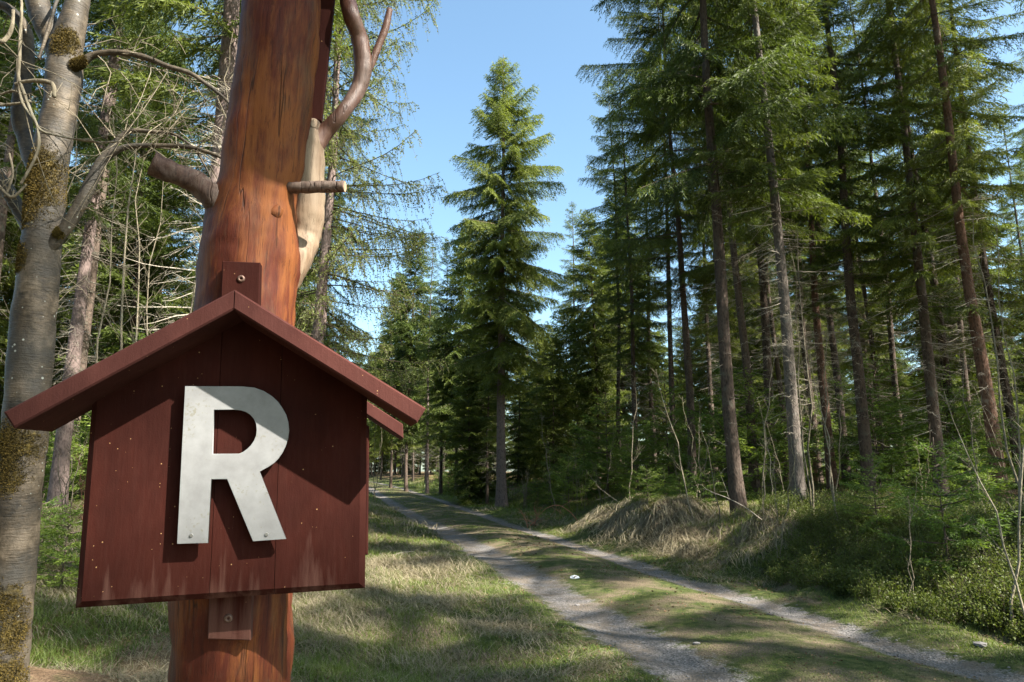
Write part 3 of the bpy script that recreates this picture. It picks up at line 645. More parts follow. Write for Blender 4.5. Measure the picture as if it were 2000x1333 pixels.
scatter(22, LF, (16, 45), 44, MID, [.45, .35, .2], taken(), 1.8, 'younger spruce green to the ground in the forest behind the sign', 'younger spruces under the left-hand forest', srange=(.6, 1.1))
FAR = lambda y: (LX(y)-.35*y, RX(y)+.3*y)
scatter(36, lambda y: (-.42*y, -.03*y), (126, 160), 61, MID, [.4, .3, .3], taken(), 2.4, 'faint spruce at the very end of the view beyond the bend', 'spruces at the very end of the view', srange=(1.3, 1.7))
scatter(46, lambda y: (.2*y, .95*y), (52, 85), 47, MID, [.4, .2, .4], taken(), 2.0, 'dim spruce at the far back of the right-hand forest', 'spruces at the back of the right-hand forest', srange=(.9, 1.3))
scatter(40, lambda y: (-.34*y, .15*y), (88, 125), 48, MID, [.4, .2, .4], taken(), 2.2, 'hazy green spruce closing the view beyond the bend', 'spruces closing the view', srange=(1.0, 1.4))
scatter(40, lambda y: (-.34*y, -.02*y), (62, 110), 45, FS[:2]+MID[2:], [.35, .35, .3], taken(), 3.0, 'distant lit spruce beyond the bend of the track', 'distant spruces beyond the bend', srange=(.55, .75))
# trees beside and behind the camera: their shade falls on the track and verge
for i_, (x_, y_) in enumerate(((10.0, -1.0), (16.2, -3.8), (12.5, .8))):
    FS[i_ % 2].put('spruce_tree', x_, y_, i_*2.1, 1.0, ['tall spruce close on the right of the viewer', 'tall spruce further right of the viewer', 'tall spruce just outside the right edge of the view'][i_], 'spruce', 'spruces beside the track outside the view')
scatter(12, lambda y: (max(9.5, .80*abs(y)+3) if y > 0 else 9.0, 26), (-9, 20), 51, FS[:3]+[EDGE], [.3, .3, .3, .1], taken(), 3.4, 'tall spruce beside the track to the right of the view', 'spruces beside the track outside the view')

scatter(22, lambda y: (-16, 2.5), (-16, -4.5), 49, MID+FS[:2], [.3, .1, .5, .05, .05], taken(), 2.3, 'spruce standing behind the viewer', 'spruces behind the viewer', clear=0, srange=(1.1, 1.5))

# ------------------------------------------------------------------ the house-shaped sign
SC0 = np.array([-.5973, 1.4499, 1.5552])
SM = (Matrix.Rotation(.2287, 4, 'Z') @ Matrix.Rotation(.0218, 4, 'X') @ Matrix.Rotation(-.0308, 4, 'Y'))
SMn = np.array(SM.to_3x3())
def sloc(px, py, d):
    """point of the sign's own plane y=-d seen at that place of the photograph, in the sign's local frame"""
    r = ray(px, py); n = SMn[:, 1]; o = SC0-n*d; t = ((o-CAM)@n)/(r@n); return SMn.T@(CAM+r*t-SC0)
def chamfer_prism(mb, poly, y0, th, ins, ch, mat=0, backch=0):
    """poly: (n,2) x,z counter-clockwise; ins[i]: chamfer of edge i (i->i+1) at the front"""
    poly = np.array(poly, float); n = len(poly)
    def inset(amt):
        out = []
        for i in range(n):
            a, b, c = poly[i-1], poly[i], poly[(i+1) % n]
            e1 = (b-a)/np.linalg.norm(b-a); e2 = (c-b)/np.linalg.norm(c-b); n1 = np.array([-e1[1], e1[0]]); n2 = np.array([-e2[1], e2[0]])
            A = np.array([n1, n2]); r = np.array([n1@b+amt[i-1], n2@b+amt[i]])
            out.append(np.linalg.solve(A, r) if abs(np.linalg.det(A)) > 1e-4 else b+n1*amt[i])
        return np.array(out)
    f = inset(ins); L = [(f, y0), (poly, y0+ch), (poly, y0+th)]
    V = np.concatenate([np.stack([q[:, 0], np.full(n, y), q[:, 1]], -1) for q, y in L]); m0 = mb.n
    i = np.arange(n); j = (i+1) % n
    mb.add(V, np.concatenate([np.stack([k*n+i, k*n+j, (k+1)*n+j, (k+1)*n+i], -1)[:, ::-1] for k in range(2)]), mat)
    mb.f.append((np.array([list(range(n))])+m0, mat, np.array([.5]))); mb.f.append((np.array([list(range(n))[::-1]])+m0+2*n, mat, np.array([.5])))
AP, SPAN, DROP, OFF, RD = .4203, .3929, .2478, .0093, .1192
def roof_z(x, o=0): return AP-DROP*abs(x-OFF)/SPAN-o
def cyl(mb, c, ax, r, l, n=14, mat=0, rec=False):
    c = np.array(c, float); ax = np.array(ax, float); P = np.array([c, c+ax*l*.7, c+ax*l]); R = np.array([r, r, r*.8])
    ring, idx = tubes(mb, P, R, n, mat); b = mb.n-3*n
    mb.f.append((np.array([list(range(2*n, 3*n))])+b, mat, np.array([.5])))
def house_sign(name, label, M4, front=True):
    root = empty(name, (0, 0, 0)); root.matrix_world = M4; tag(root, label, 'sign')
    xs = [-.281, -.0325, .094, .281]; 
    for k in range(3):
        a, b = xs[k]+(.0002 if k else 0), xs[k+1]-(.0002 if k < 2 else 0); mb = MB(); off = .0405
        poly = [(a, -.208), (b, -.208), (b, roof_z(b, off))]
        if a < OFF < b: poly.append((OFF, roof_z(OFF, off)))
        poly.append((a, roof_z(a, off)))
        n = len(poly); ins = [.013]+[.0015]*(n-1); ins[1] = .013 if k == 2 else .0004; ins[-1] = .013 if k == 0 else .0004
        chamfer_prism(mb, poly, 0, .028, ins, .010); mb.obj('board', [M['sign']], root)
    # roof: two mitred planks
    for s in (-1, 1):
        a = np.array([OFF+s*.0006, AP]); e = np.array([OFF+s*SPAN, AP-DROP]); d = (e-a)/np.linalg.norm(e-a); nrm = np.array([-s*abs(d[1]), -abs(d[0])]); th = .036
        a2 = np.array([a[0], AP-th/abs(d[0])]); e2 = e+nrm*th
        poly = [a, a2, e2, e] if s > 0 else [a2, a, e, e2]
        # bend the outline slightly like worn wood
        mb = MB(); c = .0035; chamfer_prism(mb, poly, -RD, .165, [c if not ((s > 0 and i == 0) or (s < 0 and i == 0)) else .0008 for i in range(4)], .003)
        mb.obj('roof_plank', [M['roof']], root)
    # upright batten that carries the boards
    p0 = sloc(434, 510, -.062); p1 = sloc(508, 513, -.062); p2 = sloc(405, 1249, -.062); p3 = sloc(489, 1252, -.062)
    if front:
        mb = MB(); chamfer_prism(mb, [(p2[0], p2[2]), (p3[0], p3[2]), (p1[0], p1[2]), (p0[0], p0[2])], .062, .034, [.002]*4, .002); mb.obj('batten', [M['sign']], root)
        mb = MB(); chamfer_prism(mb, [(-.06, -.15), (.07, -.15), (.07, .28), (-.06, .28)], .0285, .033, [.001]*4, .001); mb.obj('packing_block', [M['sign']], root)
        for q, r in (((471, 545), .0088), ((446, 1208), .009)):
            s = sloc(*q, -.062); mb = MB(); ring = [(.55, .003), (1., .0035), (1., .0), (1.25, 0)]
            n = 20; c = np.array([s[0], .062, s[2]])
            a = np.arange(n)*2*np.pi/n; hexr = np.where(np.arange(n) % 3 == 0, .42, .30)
            rr = [(0*a+.02, .002), (hexr, .002), (hexr, -.0035), (0*a+.62, -.0042), (0*a+.92, -.0030), (0*a+1.0, -.0005), (0*a+1.0, .0)]
            V = np.concatenate([np.stack([np.cos(a)*k*r, 0*a+dy, np.sin(a)*k*r], -1)+c for k, dy in rr]); m0 = mb.n
            i = np.arange(n); j = (i+1) % n; mb.add(V, np.concatenate([np.stack([k*n+i, k*n+j, (k+1)*n+j, (k+1)*n+i], -1) for k in range(len(rr)-1)]))
            mb.obj('screw', [M['screw']], root, True)
        # the letter
        outer = [(361.6, 754.6), (473.6, 755), (497, 757.5), (515, 764), (531, 774), (543, 785), (552, 798), (559, 811), (563, 826), (564.5, 841.6), (562.5, 857), (558, 871), (552, 884), (544, 896), (536, 904.5), (525, 912), (507, 921.6), (558.8, 1053), (494, 1058), (443.5, 936.4), (412.8, 936.4), (406.4, 1061), (345.6, 1063)]
        hole = [(418, 800.7), (457.6, 800.7), (470, 802), (480, 805), (489, 811), (496, 819), (500, 829), (501, 840), (500, 851), (496, 861), (490, 870), (483, 877), (475, 883), (467, 886.4), (415.4, 887)]
        dl = .026; th = .006
        O = np.array([sloc(px, py, dl)[[0, 2]] for px, py in outer]); Hh = np.array([sloc(px, py, dl)[[0, 2]] for px, py in hole])
        cu = bpy.data.curves.new('letter', 'CURVE'); cu.dimensions = '2D'; cu.fill_mode = 'BOTH'; cu.extrude = th/2; cu.bevel_depth = .0007; cu.bevel_resolution = 1; cu.offset = -.0007
        for q in (O, Hh):
            sp = cu.splines.new('POLY'); sp.points.add(len(q)-1); sp.use_cyclic_u = True
            for pt, v in zip(sp.points, q): pt.co = (v[0], v[1], 0, 1)
        tmp = bpy.data.objects.new('tmp', cu); COL.objects.link(tmp); dg = bpy.context.evaluated_depsgraph_get(); me = bpy.data.meshes.new_from_object(tmp.evaluated_get(dg)); bpy.data.objects.remove(tmp)
        me.transform(Matrix.Translation((0, -dl+th/2, 0)) @ Matrix.Rotation(math.pi/2, 4, 'X'))
        me.materials.clear(); me.materials.append(M['white']); lo = bpy.data.objects.new('letter', me); COL.objects.link(lo); lo.parent = root; lo['label'] = 'raised white capital letter R with speckled paint'
        for q in ((374, 1046), (521, 1044)):
            s = sloc(*q, dl); mb = MB(); cyl(mb, (s[0], -dl+.0005, s[2]), (0, -1, 0), .0036, .0035, 14); mb.obj('screw', [M['bright_screw']], lo)
            mb = MB(); cyl(mb, (s[0], -.001, s[2]), (0, -1, 0), .004, dl-.007, 10); mb.obj('spacer', [M['bright_screw']], lo)
        for q in ((400, 775), (545, 845)):   # spacers holding the letter off the boards
            s = sloc(*q, dl); mb = MB(); cyl(mb, (s[0], -.001, s[2]), (0, -1, 0), .004, dl-.007, 10); mb.obj('spacer', [M['bright_screw']], lo)
    return root
SIGN = house_sign('house_shaped_sign', 'dark red house shaped wooden sign with white letter R under a small gable roof', Matrix.Translation(SC0) @ SM)
# its twin facing the other way: only the end of its roof shows
def rear_sign():
    root = empty('house_shaped_sign'); root.matrix_world = Matrix.Translation(SC0) @ SM; tag(root, 'second red sign behind the carved post, only its right roof end showing', 'sign')
    y0 = .43; A = sloc(719, 785, -y0); B = sloc(787, 829, -y0); C = sloc(788, 857, -y0); D = sloc(719, 811, -y0)
    d = (B-A)/np.linalg.norm(B-A); A2 = A-d*.21; D2 = D-(C-D)/np.linalg.norm(C-D)*.21
    mb = MB(); chamfer_prism(mb, [(D2[0], D2[2]), (C[0], C[2]), (B[0], B[2]), (A2[0], A2[2])], y0, .15, [.002]*4, .002); mb.obj('roof_plank', [M['roof']], root)
    xm = A2[0]; mir = lambda q: (2*xm-q[0], q[2])
    mb = MB(); chamfer_prism(mb, [mir(C), (D2[0]-.001, D2[2]), (A2[0]-.001, A2[2]), mir(B)], y0, .15, [.002]*4, .002); mb.obj('roof_plank', [M['roof']], root)
    x0, x1 = xm-.18, xm+.18; z0 = -.2; mb = MB()
    chamfer_prism(mb, [(x0, z0), (x1, z0), (x1, D2[2]-.15), (xm, D2[2]-.02), (x0, D2[2]-.15)], y0+.03, .028, [.004]*5, .004); mb.obj('board', [M['sign']], root)
rear_sign()

# ------------------------------------------------------------------ the carved post
def post_pt(px, py, d): return CAM + (lambda r: r*(((SC0-SMn[:, 1]*d-CAM)@SMn[:, 1])/(r@SMn[:, 1])))(ray(px, py))
def limb(path, d, extra=0, sc=1):
    P = []; R = []
    for q in path:
        dd = d if len(q) < 4 else q[3]; p = post_pt(q[0], q[1], dd); P.append(p)
        fw = (p-CAM)@np.array([0, math.cos(PITCH), math.sin(PITCH)]); R.append(q[2]/2/F*fw*sc)
    return np.array(P), np.array(R)
def post():
    root = empty('carved_post', (-.62, 1.68, hz(-.62, 1.68))); tag(root, 'thick orange brown debarked trunk with branch stubs carrying the red signs', 'post')
    root_inv = Matrix.Translation(root.location).inverted()
    def fin(mb, name, mats, lab=None):
        o = mb.obj(name, mats, root, [True, False] if len(mats) > 1 else True); o.matrix_parent_inverse = root_inv
        if lab: o['label'] = lab
        return o
    # main stem
    P, R = limb([(556, -330, 128), (553, -120, 136), (551, 0, 143), (544, 100, 149), (531, 200, 152), (517, 300, 152), (503, 380, 155), (494, 430, 168), (490, 480, 182), (486, 540, 183), (484, 600, 183), (477, 700, 188), (470, 800, 196), (462, 940, 206), (457, 1080, 216), (455, 1200, 222), (453, 1333, 226)], -.213)
    P = np.vstack([P, [P[-1][0]-.005, P[-1][1], .6], [P[-1][0]-.01, P[-1][1], -.2]]); R = np.r_[R, R[-1]*1.05, R[-1]*1.15]
    mb = MB(); big_tube(mb, P[::-1], R[::-1], 40, 10, 0, .05, 3, 14); fin(mb, 'trunk', [M['post']])
    # knob where the stub was
    # pale second stem
    P, R = limb([(609, 236, 20, -.262), (610, 250, 36, -.262), (607, 300, 52, -.262), (604, 360, 58, -.262), (603, 420, 60, -.262), (594, 465, 62, -.27), (573, 510, 66, -.235), (548, 560, 60, -.22), (525, 620, 50, -.213)], -.26)
    mb = MB(); big_tube(mb, P[::-1], R[::-1], 32, 12, 0, .06, 5, 10, capmat=1); fin(mb, 'second_stem', [M['post_pale'], M['end_grain']], 'pale weathered side stem with long cracks')
    P, R = limb([(606, 292, 46, -.262), (634, 259, 33, -.262), (668, 222, 27, -.24), (699, 176, 30, -.27), (709, 130, 34, -.27), (702, 77, 33, -.27), (686, 30, 32, -.24), (677, -10, 31, -.26), (668, -90, 27, -.2)], -.26)
    mb = MB(); big_tube(mb, P, R, 22, 10, 0, .07, 6, 10); b = fin(mb, 'curved_branch', [M['post_branch']])
    P, R = limb([(712, 150, 10, -.27), (722, 132, 14, -.27), (733, 106, 15, -.27), (743, 80, 14, -.27), (752, 58, 15, -.27), (761, 19, 12, -.27)], -.27)
    mb = MB(); big_tube(mb, P, R, 14, 8, 0, .09, 7, 10, capmat=1); fin(mb, 'branch_fork', [M['post_branch'], M['end_grain']])
    P, R = limb([(440, 408, 52, -.17), (408, 378, 48, -.165), (385, 358, 43, -.16), (352, 343, 43, -.15), (322, 331, 44, -.14), (296, 319, 45, -.13)], -.16)
    mb = MB(); big_tube(mb, P, R, 24, 8, 0, .12, 8, 12, capmat=1); fin(mb, 'branch_stub', [M['stub'], M['end_grain']], 'brown sawn stub pointing left and up')
    P, R = limb([(540, 367, 22, -.17), (576, 367, 22, -.15), (610, 366, 23, -.14), (645, 365, 23, -.13), (674, 365, 21, -.12)], -.16)
    mb = MB(); big_tube(mb, P, R, 18, 8, 0, .10, 9, 12, capmat=1); fin(mb, 'branch_stub', [M['stub'], M['end_grain']], 'short brown stub pointing right')
    # unseen limb added above the frame, sunward, to shade the upper trunk
    b0 = post_pt(552, -60, -.213); sv = np.array([SV.x, SV.y, 0])/math.hypot(SV.x, SV.y)
    P = np.array([b0+sv*a+np.array([0, 0, h]) for a, h in ((-.02, -.1), (.12, .1), (.4, .24), (.72, .33), (1.05, .36))])
    mb = MB(); big_tube(mb, P, [.05, .10, .10, .10, .09], 24, 8, 0, .07, 12, 12); fin(mb, 'added_shade_limb', [M['post']])
    # burl
    c = post_pt(535, 418, -.133); mb = MB(); P = np.array([c+np.array([.016, 0, .018]), c, c+np.array([-.012, .004, -.014])])
    big_tube(mb, P, [.010, .022, .008], 14, 6, 0, .2, 4, 9, cap=(True, True)); fin(mb, 'burl', [M['post']])
post()
def rear_plank():
    y0 = .27; A = sloc(560, 232, -y0); B = sloc(628, 236, -y0); C = sloc(653, 0, -y0); k = 2.6; C = B+(C-B)*k; D = A+(C-B)
    root = empty('upright_plank'); root.matrix_world = Matrix.Translation(SC0) @ SM; tag(root, 'dark red upright plank rising behind the top of the carved post', 'plank')
    mb = MB(); chamfer_prism(mb, [(A[0], A[2]), (B[0], B[2]), (C[0], C[2]), (D[0], D[2])], y0, .035, [.003]*4, .003); o = mb.obj('plank', [M['sign']], root)
rear_plank()

# ------------------------------------------------------------------ grey-barked tree at the left
def pt(px, py, y): return pix(px, py, y)
def px_limb(path, y, sc=1):
    P = []; R = []
    for q in path:
        yy = y if len(q) < 4 else q[3]; p = pt(q[0], q[1], yy); P.append(p); fw = (p-CAM)@np.array([0, math.cos(PITCH), math.sin(PITCH)]); R.append(q[2]/2/F*fw*sc)
    return np.array(P), np.array(R)
def twig_cloud(mb, starts, r, mat=0, n2=5, thick=.0028):
    """starts: list of (P (K,3) polyline) -> side twigs along each"""
    for P in starts:
        P = np.array(P); L = np.linalg.norm(np.diff(P, axis=0), axis=1).sum()
        for k in range(n2):
            t = .2+.75*r.rand(); i = min(int(t*(len(P)-1)), len(P)-2); q = P[i]+(P[i+1]-P[i])*(t*(len(P)-1)-i)
            ax = P[i+1]-P[i]; ax = ax/np.linalg.norm(ax); d = ax*.7+r.randn(3)*.6; d[1] *= .6; d /= np.linalg.norm(d); l = L*(.2+.35*r.rand())
            K = 6; T = np.linspace(0, 1, K); c = r.randn(3)*.35
            Q = q+d*(l*T)[:, None]+c*(l*T**2)[:, None]*.8+(r.randn(K, 3)*.012*l*np.minimum(T, .5)[:, None]*4)
            tubes(mb, Q, thick*(1-.6*T), 5, mat)
            for s in range(3):
                u = .3+.65*r.rand(); j = min(int(u*(K-1)), K-2); q2 = Q[j]+(Q[j+1]-Q[j])*(u*(K-1)-j); d2 = d+r.randn(3)*.8; d2 /= np.linalg.norm(d2); l2 = l*(.15+.25*r.rand())
                T3 = np.linspace(0, 1, 4); tubes(mb, q2+d2*(l2*T3)[:, None]+r.randn(3)*.2*(l2*T3**2)[:, None], thick*.6*(1-.5*T3), 4, mat)
def moss_attr(o, f):
    me = o.data; n = len(me.vertices); co = np.zeros(n*3, np.float32); me.vertices.foreach_get('co', co); a = me.attributes.new('moss', 'FLOAT', 'POINT')
    a.data.foreach_set('value', f(co.reshape(-1, 3)).astype(np.float32))
def moss_tufts(o, n, parent, inv, r):
    me = o.data; nv = len(me.vertices); co = np.zeros(nv*3); me.vertices.foreach_get('co', co); co = co.reshape(-1, 3); mo = np.zeros(nv); me.attributes['moss'].data.foreach_get('value', mo)
    q = np.array([p.vertices[:] for p in me.polygons if len(p.vertices) == 4]); w = np.clip(mo[q].mean(1)-.12, 0, 1); a = np.linalg.norm(np.cross(co[q[:, 1]]-co[q[:, 0]], co[q[:, 3]]-co[q[:, 0]]), axis=1); w = w*a
    if w.sum() <= 0: return
    f = q[r.choice(len(q), n, p=w/w.sum())]; u = r.rand(n, 1); v = r.rand(n, 1)
    P = (co[f[:, 0]]*(1-u)+co[f[:, 1]]*u)*(1-v)+(co[f[:, 3]]*(1-u)+co[f[:, 2]]*u)*v; nr = norm(np.cross(co[f[:, 1]]-co[f[:, 0]], co[f[:, 3]]-co[f[:, 0]]))
    c = mo[f].mean(1); cen = norm(P.mean(0)[None]-P); k = vn(P[:, 0]*30, P[:, 2]*30, 1, 3) < .25+c*1.2; P, nr, c = P[k], nr[k], c[k]; m = len(P)
    mb = MB(); sprigs(mb, P, norm(nr*.8+r.randn(m, 3)*.6+np.array([0, 0, -.2])), .004+.009*r.rand(m)*(c+.3), np.full(m, .0032), r, 0, r.rand(m))
    t = mb.obj('moss', [M['moss']], parent); t.matrix_parent_inverse = inv
M['moss'] = leaf_mat('bark_moss', (.03, .024, .01), (.17, .12, .03), .15, .8, 20, 0, .1)
def grey_tree():
    Y = 2.75; r = np.random.RandomState(8)
    base = pt(-2, 1333, Y); gz = hz(base[0], base[1]); root = empty('leafless_tree', (base[0], base[1], gz)); inv = Matrix.Translation(root.location).inverted()
    tag(root, 'smooth grey barked leafless tree with moss patches at the left edge', 'tree')
    P, R = px_limb([(-2, 1333, 112), (6, 1240, 106), (22, 1100, 98), (35, 960, 92), (48, 850, 90), (55, 760, 88), (64, 640, 87), (75, 540, 82), (86, 430, 76), (96, 330, 74), (108, 260, 70), (120, 195, 68), (126, 140, 72), (130, 90, 66), (146, 30, 50), (158, -30, 44), (170, -120, 38), (190, -260, 30)], Y, .87)
    P = np.vstack([[P[0][0]-.02, P[0][1], gz-.1], [P[0][0]-.012, P[0][1], gz+.25], P]); R = np.r_[R[0]*1.5, R[0]*1.15, R]
    mb = MB(); big_tube(mb, P, R, 36, 8, 0, .05, 1, 14)
    o = mb.obj('trunk', [M['beech']], root, True); o.matrix_parent_inverse = inv
    spots = [(75, 330, .075), (62, 375, .085), (52, 415, .05), (32, 500, .05), (130, 75, .05), (120, 90, .04), (150, 120, .03), (40, 520, .03), (25, 870, .07), (10, 930, .06), (5, 1180, .06), (30, 1240, .05), (100, 440, .02), (112, 455, .018), (8, 1330, .07)]
    SP = [(pt(a, b, Y-.06), c) for a, b, c in spots]
    moss_attr(o, lambda co: np.max([1.0-np.linalg.norm(co-p, axis=1)/(2.0*c) for p, c in SP], axis=0).clip(-1, 1))
    moss_tufts(o, 26000, root, inv, r)
    limbs = [
      ([(120, 120, 40), (95, 60, 44), (78, 20, 42), (62, -40, 38), (30, -140, 30)], Y+.02, 'limb'),
      ([(138, 132, 24), (160, 122, 18), (183, 108, 13), (215, 103, 12), (252, 105, 11), (290, 115, 11), (330, 131, 10), (372, 144, 9), (410, 170, 7), (446, 200, 5), (470, 235, 3)], Y-.03, 'limb'),
      ([(92, 490, 24), (116, 462, 24), (138, 432, 24), (158, 398, 24), (180, 352, 22), (200, 315, 20), (222, 298, 14), (250, 287, 11), (294, 285, 10), (362, 287, 9), (400, 296, 8), (432, 308, 6)], Y-.02, 'limb'),
      ([(198, 318, 16), (215, 292, 14), (236, 268, 11), (258, 256, 9), (300, 258, 7), (340, 263, 6), (378, 290, 5), (398, 320, 4), (412, 348, 3)], Y+.03, 'limb'),
      ([(92, 360, 20, Y), (66, 330, 26, Y+.1), (50, 270, 30), (42, 230, 34), (44, 170, 30), (52, 120, 26), (50, 60, 22), (20, 20, 18), (-15, 5, 16)], Y+.16, 'limb'),
      ([(82, 520, 18, Y), (50, 440, 22), (20, 380, 26), (-10, 340, 28)], Y+.2, 'limb'),
      ([(135, -40, 6, Y), (120, -15, 6, Y-.1), (108, 10, 6), (98, 45, 6.5), (84, 90, 6), (75, 115, 5)], Y-.2, 'limb')]
    for i, (pa, y, nm) in enumerate(limbs):
        P, R = px_limb(pa, y); mb = MB(); big_tube(mb, P, R, 16, 7, 0, .07, 10+i, 12)
        tw = MB()
        o = mb.obj('limb', [M['beech']], root, True); o.matrix_parent_inverse = inv
        moss_attr(o, lambda co: (np.max([1.0-np.linalg.norm(co-p, axis=1)/(2.0*c) for p, c in SP], axis=0)+(.25 if i == 4 else 0)).clip(-1, 1))
        if i in (0, 1, 2, 4): moss_tufts(o, 3500, o, Matrix.Identity(4), r)
        if i in (1, 2, 3): twig_cloud(tw, [P], r, 0, 19 if i != 2 else 16, .0026)
        if i in (4, 5): twig_cloud(tw, [P], r, 0, 11, .0028)
        if tw.n: t_ = tw.obj('twigs', [M['stem_pale']], root, True); t_.matrix_parent_inverse = inv
    # pale knobbly shoots in front at the left edge
    tw = MB()
    for pa in ([(30, -140, 6, Y), (38, -60, 5, Y-.2), (42, 10, 5), (40, 60, 6), (38, 110, 6), (36, 160, 6), (44, 200, 6), (60, 225, 5), (72, 245, 5), (76, 280, 6), (68, 310, 5), (52, 340, 5), (40, 360, 5)],
               [(34, 115, 5), (36, 150, 6), (50, 190, 6), (66, 232, 6), (80, 255, 5), (110, 265, 4), (145, 272, 4), (190, 278, 4), (236, 277, 4)],
               [(-15, 5, 8, Y+.16), (-12, 60, 8, Y-.1), (0, 82, 8), (15, 72, 8), (24, 50, 7), (26, 20, 6)], [(0, 206, 6), (30, 203, 5), (60, 198, 4)], [(30, 165, 6), (45, 160, 6), (70, 158, 8), (92, 160, 9), (104, 168, 9), (106, 190, 7)],
               [(0, 185, 4), (25, 178, 4), (50, 186, 4)], [(-5, 360, 5), (20, 385, 6), (35, 378, 5), (52, 360, 4)], [(18, 300, 4), (25, 340, 4), (10, 385, 5)]):
        P, R = px_limb(pa, Y-.35); big_tube(tw, P, R, 8, 6, 0, .12, 3, 10); twig_cloud(tw, [P], r, 0, 3, .0022)
    o = tw.obj('twigs', [M['stem_pale']], root, True); o.matrix_parent_inverse = inv; o['label'] = 'pale knobbly shoots hanging in front at the left edge'
grey_tree()

# ------------------------------------------------------------------ larch with hanging twigs behind the post
def larch(x, y, H, zb, Rm, seed, label):
    r = np.random.RandomState(seed); root = empty('larch_tree', (x, y, hz(x, y))); tag(root, label, 'larch')
    t, b = trunk_mb(H, .17, seed, 2, zb, 20, 1.2, .1); t.obj('trunk', [M['bark_pale'], M['dead']], root, [True, False])
    mb = MB(); zz = np.arange(zb, H-.3, .21); nB = len(zz)*3; zB = np.repeat(zz, 3)+.2*r.rand(nB); a = r.rand(nB)*6.283
    L = Rm*np.minimum(1, .2+1.4*((H-zB)/(H-zb))**.8)*(.6+.5*r.rand(nB)); sl = -.15+.3*r.rand(nB)
    d = np.stack([np.cos(a), np.sin(a), 0*a], -1); base = np.concatenate([b(zB), zB[:, None]], 1)
    def pos(i, t): return base[i]+d[i]*(L[i]*t)[:, None]+np.stack([0*t, 0*t, L[i]*(sl[i]*t-.45*t*t+.42*t**3)], -1)
    K = 7; I = np.repeat(np.arange(nB), K); P = pos(I, np.tile(np.linspace(0, 1, K), nB)).reshape(nB, K, 3)
    tubes(mb, P, (.005+.006*L)[:, None]*(1-.8*np.linspace(0, 1, K))[None], 3, 1)
    nl = (L/.055).astype(int)+2; i = np.repeat(np.arange(nB), nl); m = len(i); t = .15+.85*r.rand(m); q = pos(i, t)
    side = np.stack([-np.sin(a[i]), np.cos(a[i]), 0*t], -1)*np.where(r.rand(m) < .5, 1, -1)[:, None]
    dd = norm(d[i]*.6+side*.6+.35*r.randn(m, 3)); l2 = (.25+.5*r.rand(m))*(1.15-.5*t); hang = .7+.6*r.rand(m)
    K = 5; T = np.linspace(0, 1, K)
    P = q[:, None]+dd[:, None]*(l2[:, None]*(T-.3*T*T)[None])[..., None]; P[..., 2] -= (hang*l2)[:, None]*(T**1.6)[None]
    tubes(mb, P, np.broadcast_to(.0038*(1-.5*T)[None], (m, K)), 3, 1)
    ns = (l2/.036).astype(int)+1; j = np.repeat(np.arange(m), ns); k = len(j); s = r.rand(k)
    sp = q[j]+dd[j]*(l2[j]*(s-.3*s*s))[:, None]; sp[:, 2] -= hang[j]*l2[j]*s**1.6
    sprigs(mb, sp, norm(r.randn(k, 3)), np.full(k, .055), np.full(k, .026), r, 0, r.rand(k))
    mb.obj('crown', [M['larch'], M['branch']], root)
larch(at(604, 15.5), 15.5, 21, 3.2, 2.9, 5, 'light green larch with fine hanging twigs, to the right of the carved post')

# ------------------------------------------------------------------ young spruces and saplings on the banks
def Y(px, y, k, sc, rz, label, group=None, dz=0): return YNG[k].put('young_spruce', at(px, y), y, rz, sc, label, 'young spruce', group, (0, 0), dz)
Y(1828, 8.6, 0, 1.05, .4, 'bright fresh green young spruce standing among the bilberries at the right')
Y(1700, 10.5, 0, .8, 2.0, 'small shaded young spruce to the left of the bright one')
Y(1890, 11.5, 0, .9, 3.0, 'young spruce half hidden behind the bright one, near the littered trunk')
Y(1985, 12, 0, 1.2, 1.0, 'bluish young spruce at the right edge of the picture')
Y(1372, 15.5, 1, .9, .2, 'low light green young spruce peeping over the top of the mound, rightmost')
Y(1325, 16.2, 1, .8, 1.2, 'low light green young spruce peeping over the mound, in the middle')
Y(1262, 16.8, 1, .9, 3.2, 'low darker young spruce where the mound dips at the left')
Y(1295, 18.5, 0, .6, 4.2, 'small young spruce behind the dip of the mound')
Y(150, 6.2, 1, .75, 1.0, 'low dark young spruce on the ground between the grey tree and the sign')
Y(95, 6.6, 1, .7, 2.5, 'small dark young spruce beside the foot of the grey tree')
Y(215, 6.9, 1, .62, 4.5, 'dark young spruce under the lower left corner of the sign')
for g, (n, xr, yr, ks, srn, lab, grp, sd) in enumerate((
    (22, (905, 1200), (26, 33), (0, 1), (.9, 1.7), 'dark young spruce in the thicket at the foot of the tall central spruce', 'young spruces round the foot of the central spruce', 1),
    (20, (730, 930), (42, 60), (0,), (.8, 1.6), 'young spruce on the far verge where the track bends', 'young spruces on the far verge', 2),
    (26, (1180, 1900), (17, 32), (0, 0, 1), (1.0, 2.4), 'young spruce among the trunks of the right-hand forest', 'young spruces among the right-hand trunks', 3),
    (14, (60, 340), (13, 24), (0,), (.9, 2.4), 'young spruce on the forest floor behind the sign', 'young spruces behind the sign', 4))):
    r = np.random.RandomState(100+sd)
    for i in range(n):
        y = yr[0]+(yr[1]-yr[0])*r.rand(); px = xr[0]+(xr[1]-xr[0])*r.rand()
        if LX(y)-1.6 < at(px, y) < RX(y)+1.8: continue
        YNG[ks[r.randint(len(ks))]].put('young_spruce', at(px, y), y, r.rand()*6, srn[0]+(srn[1]-srn[0])*r.rand(), lab, 'young spruce', grp)

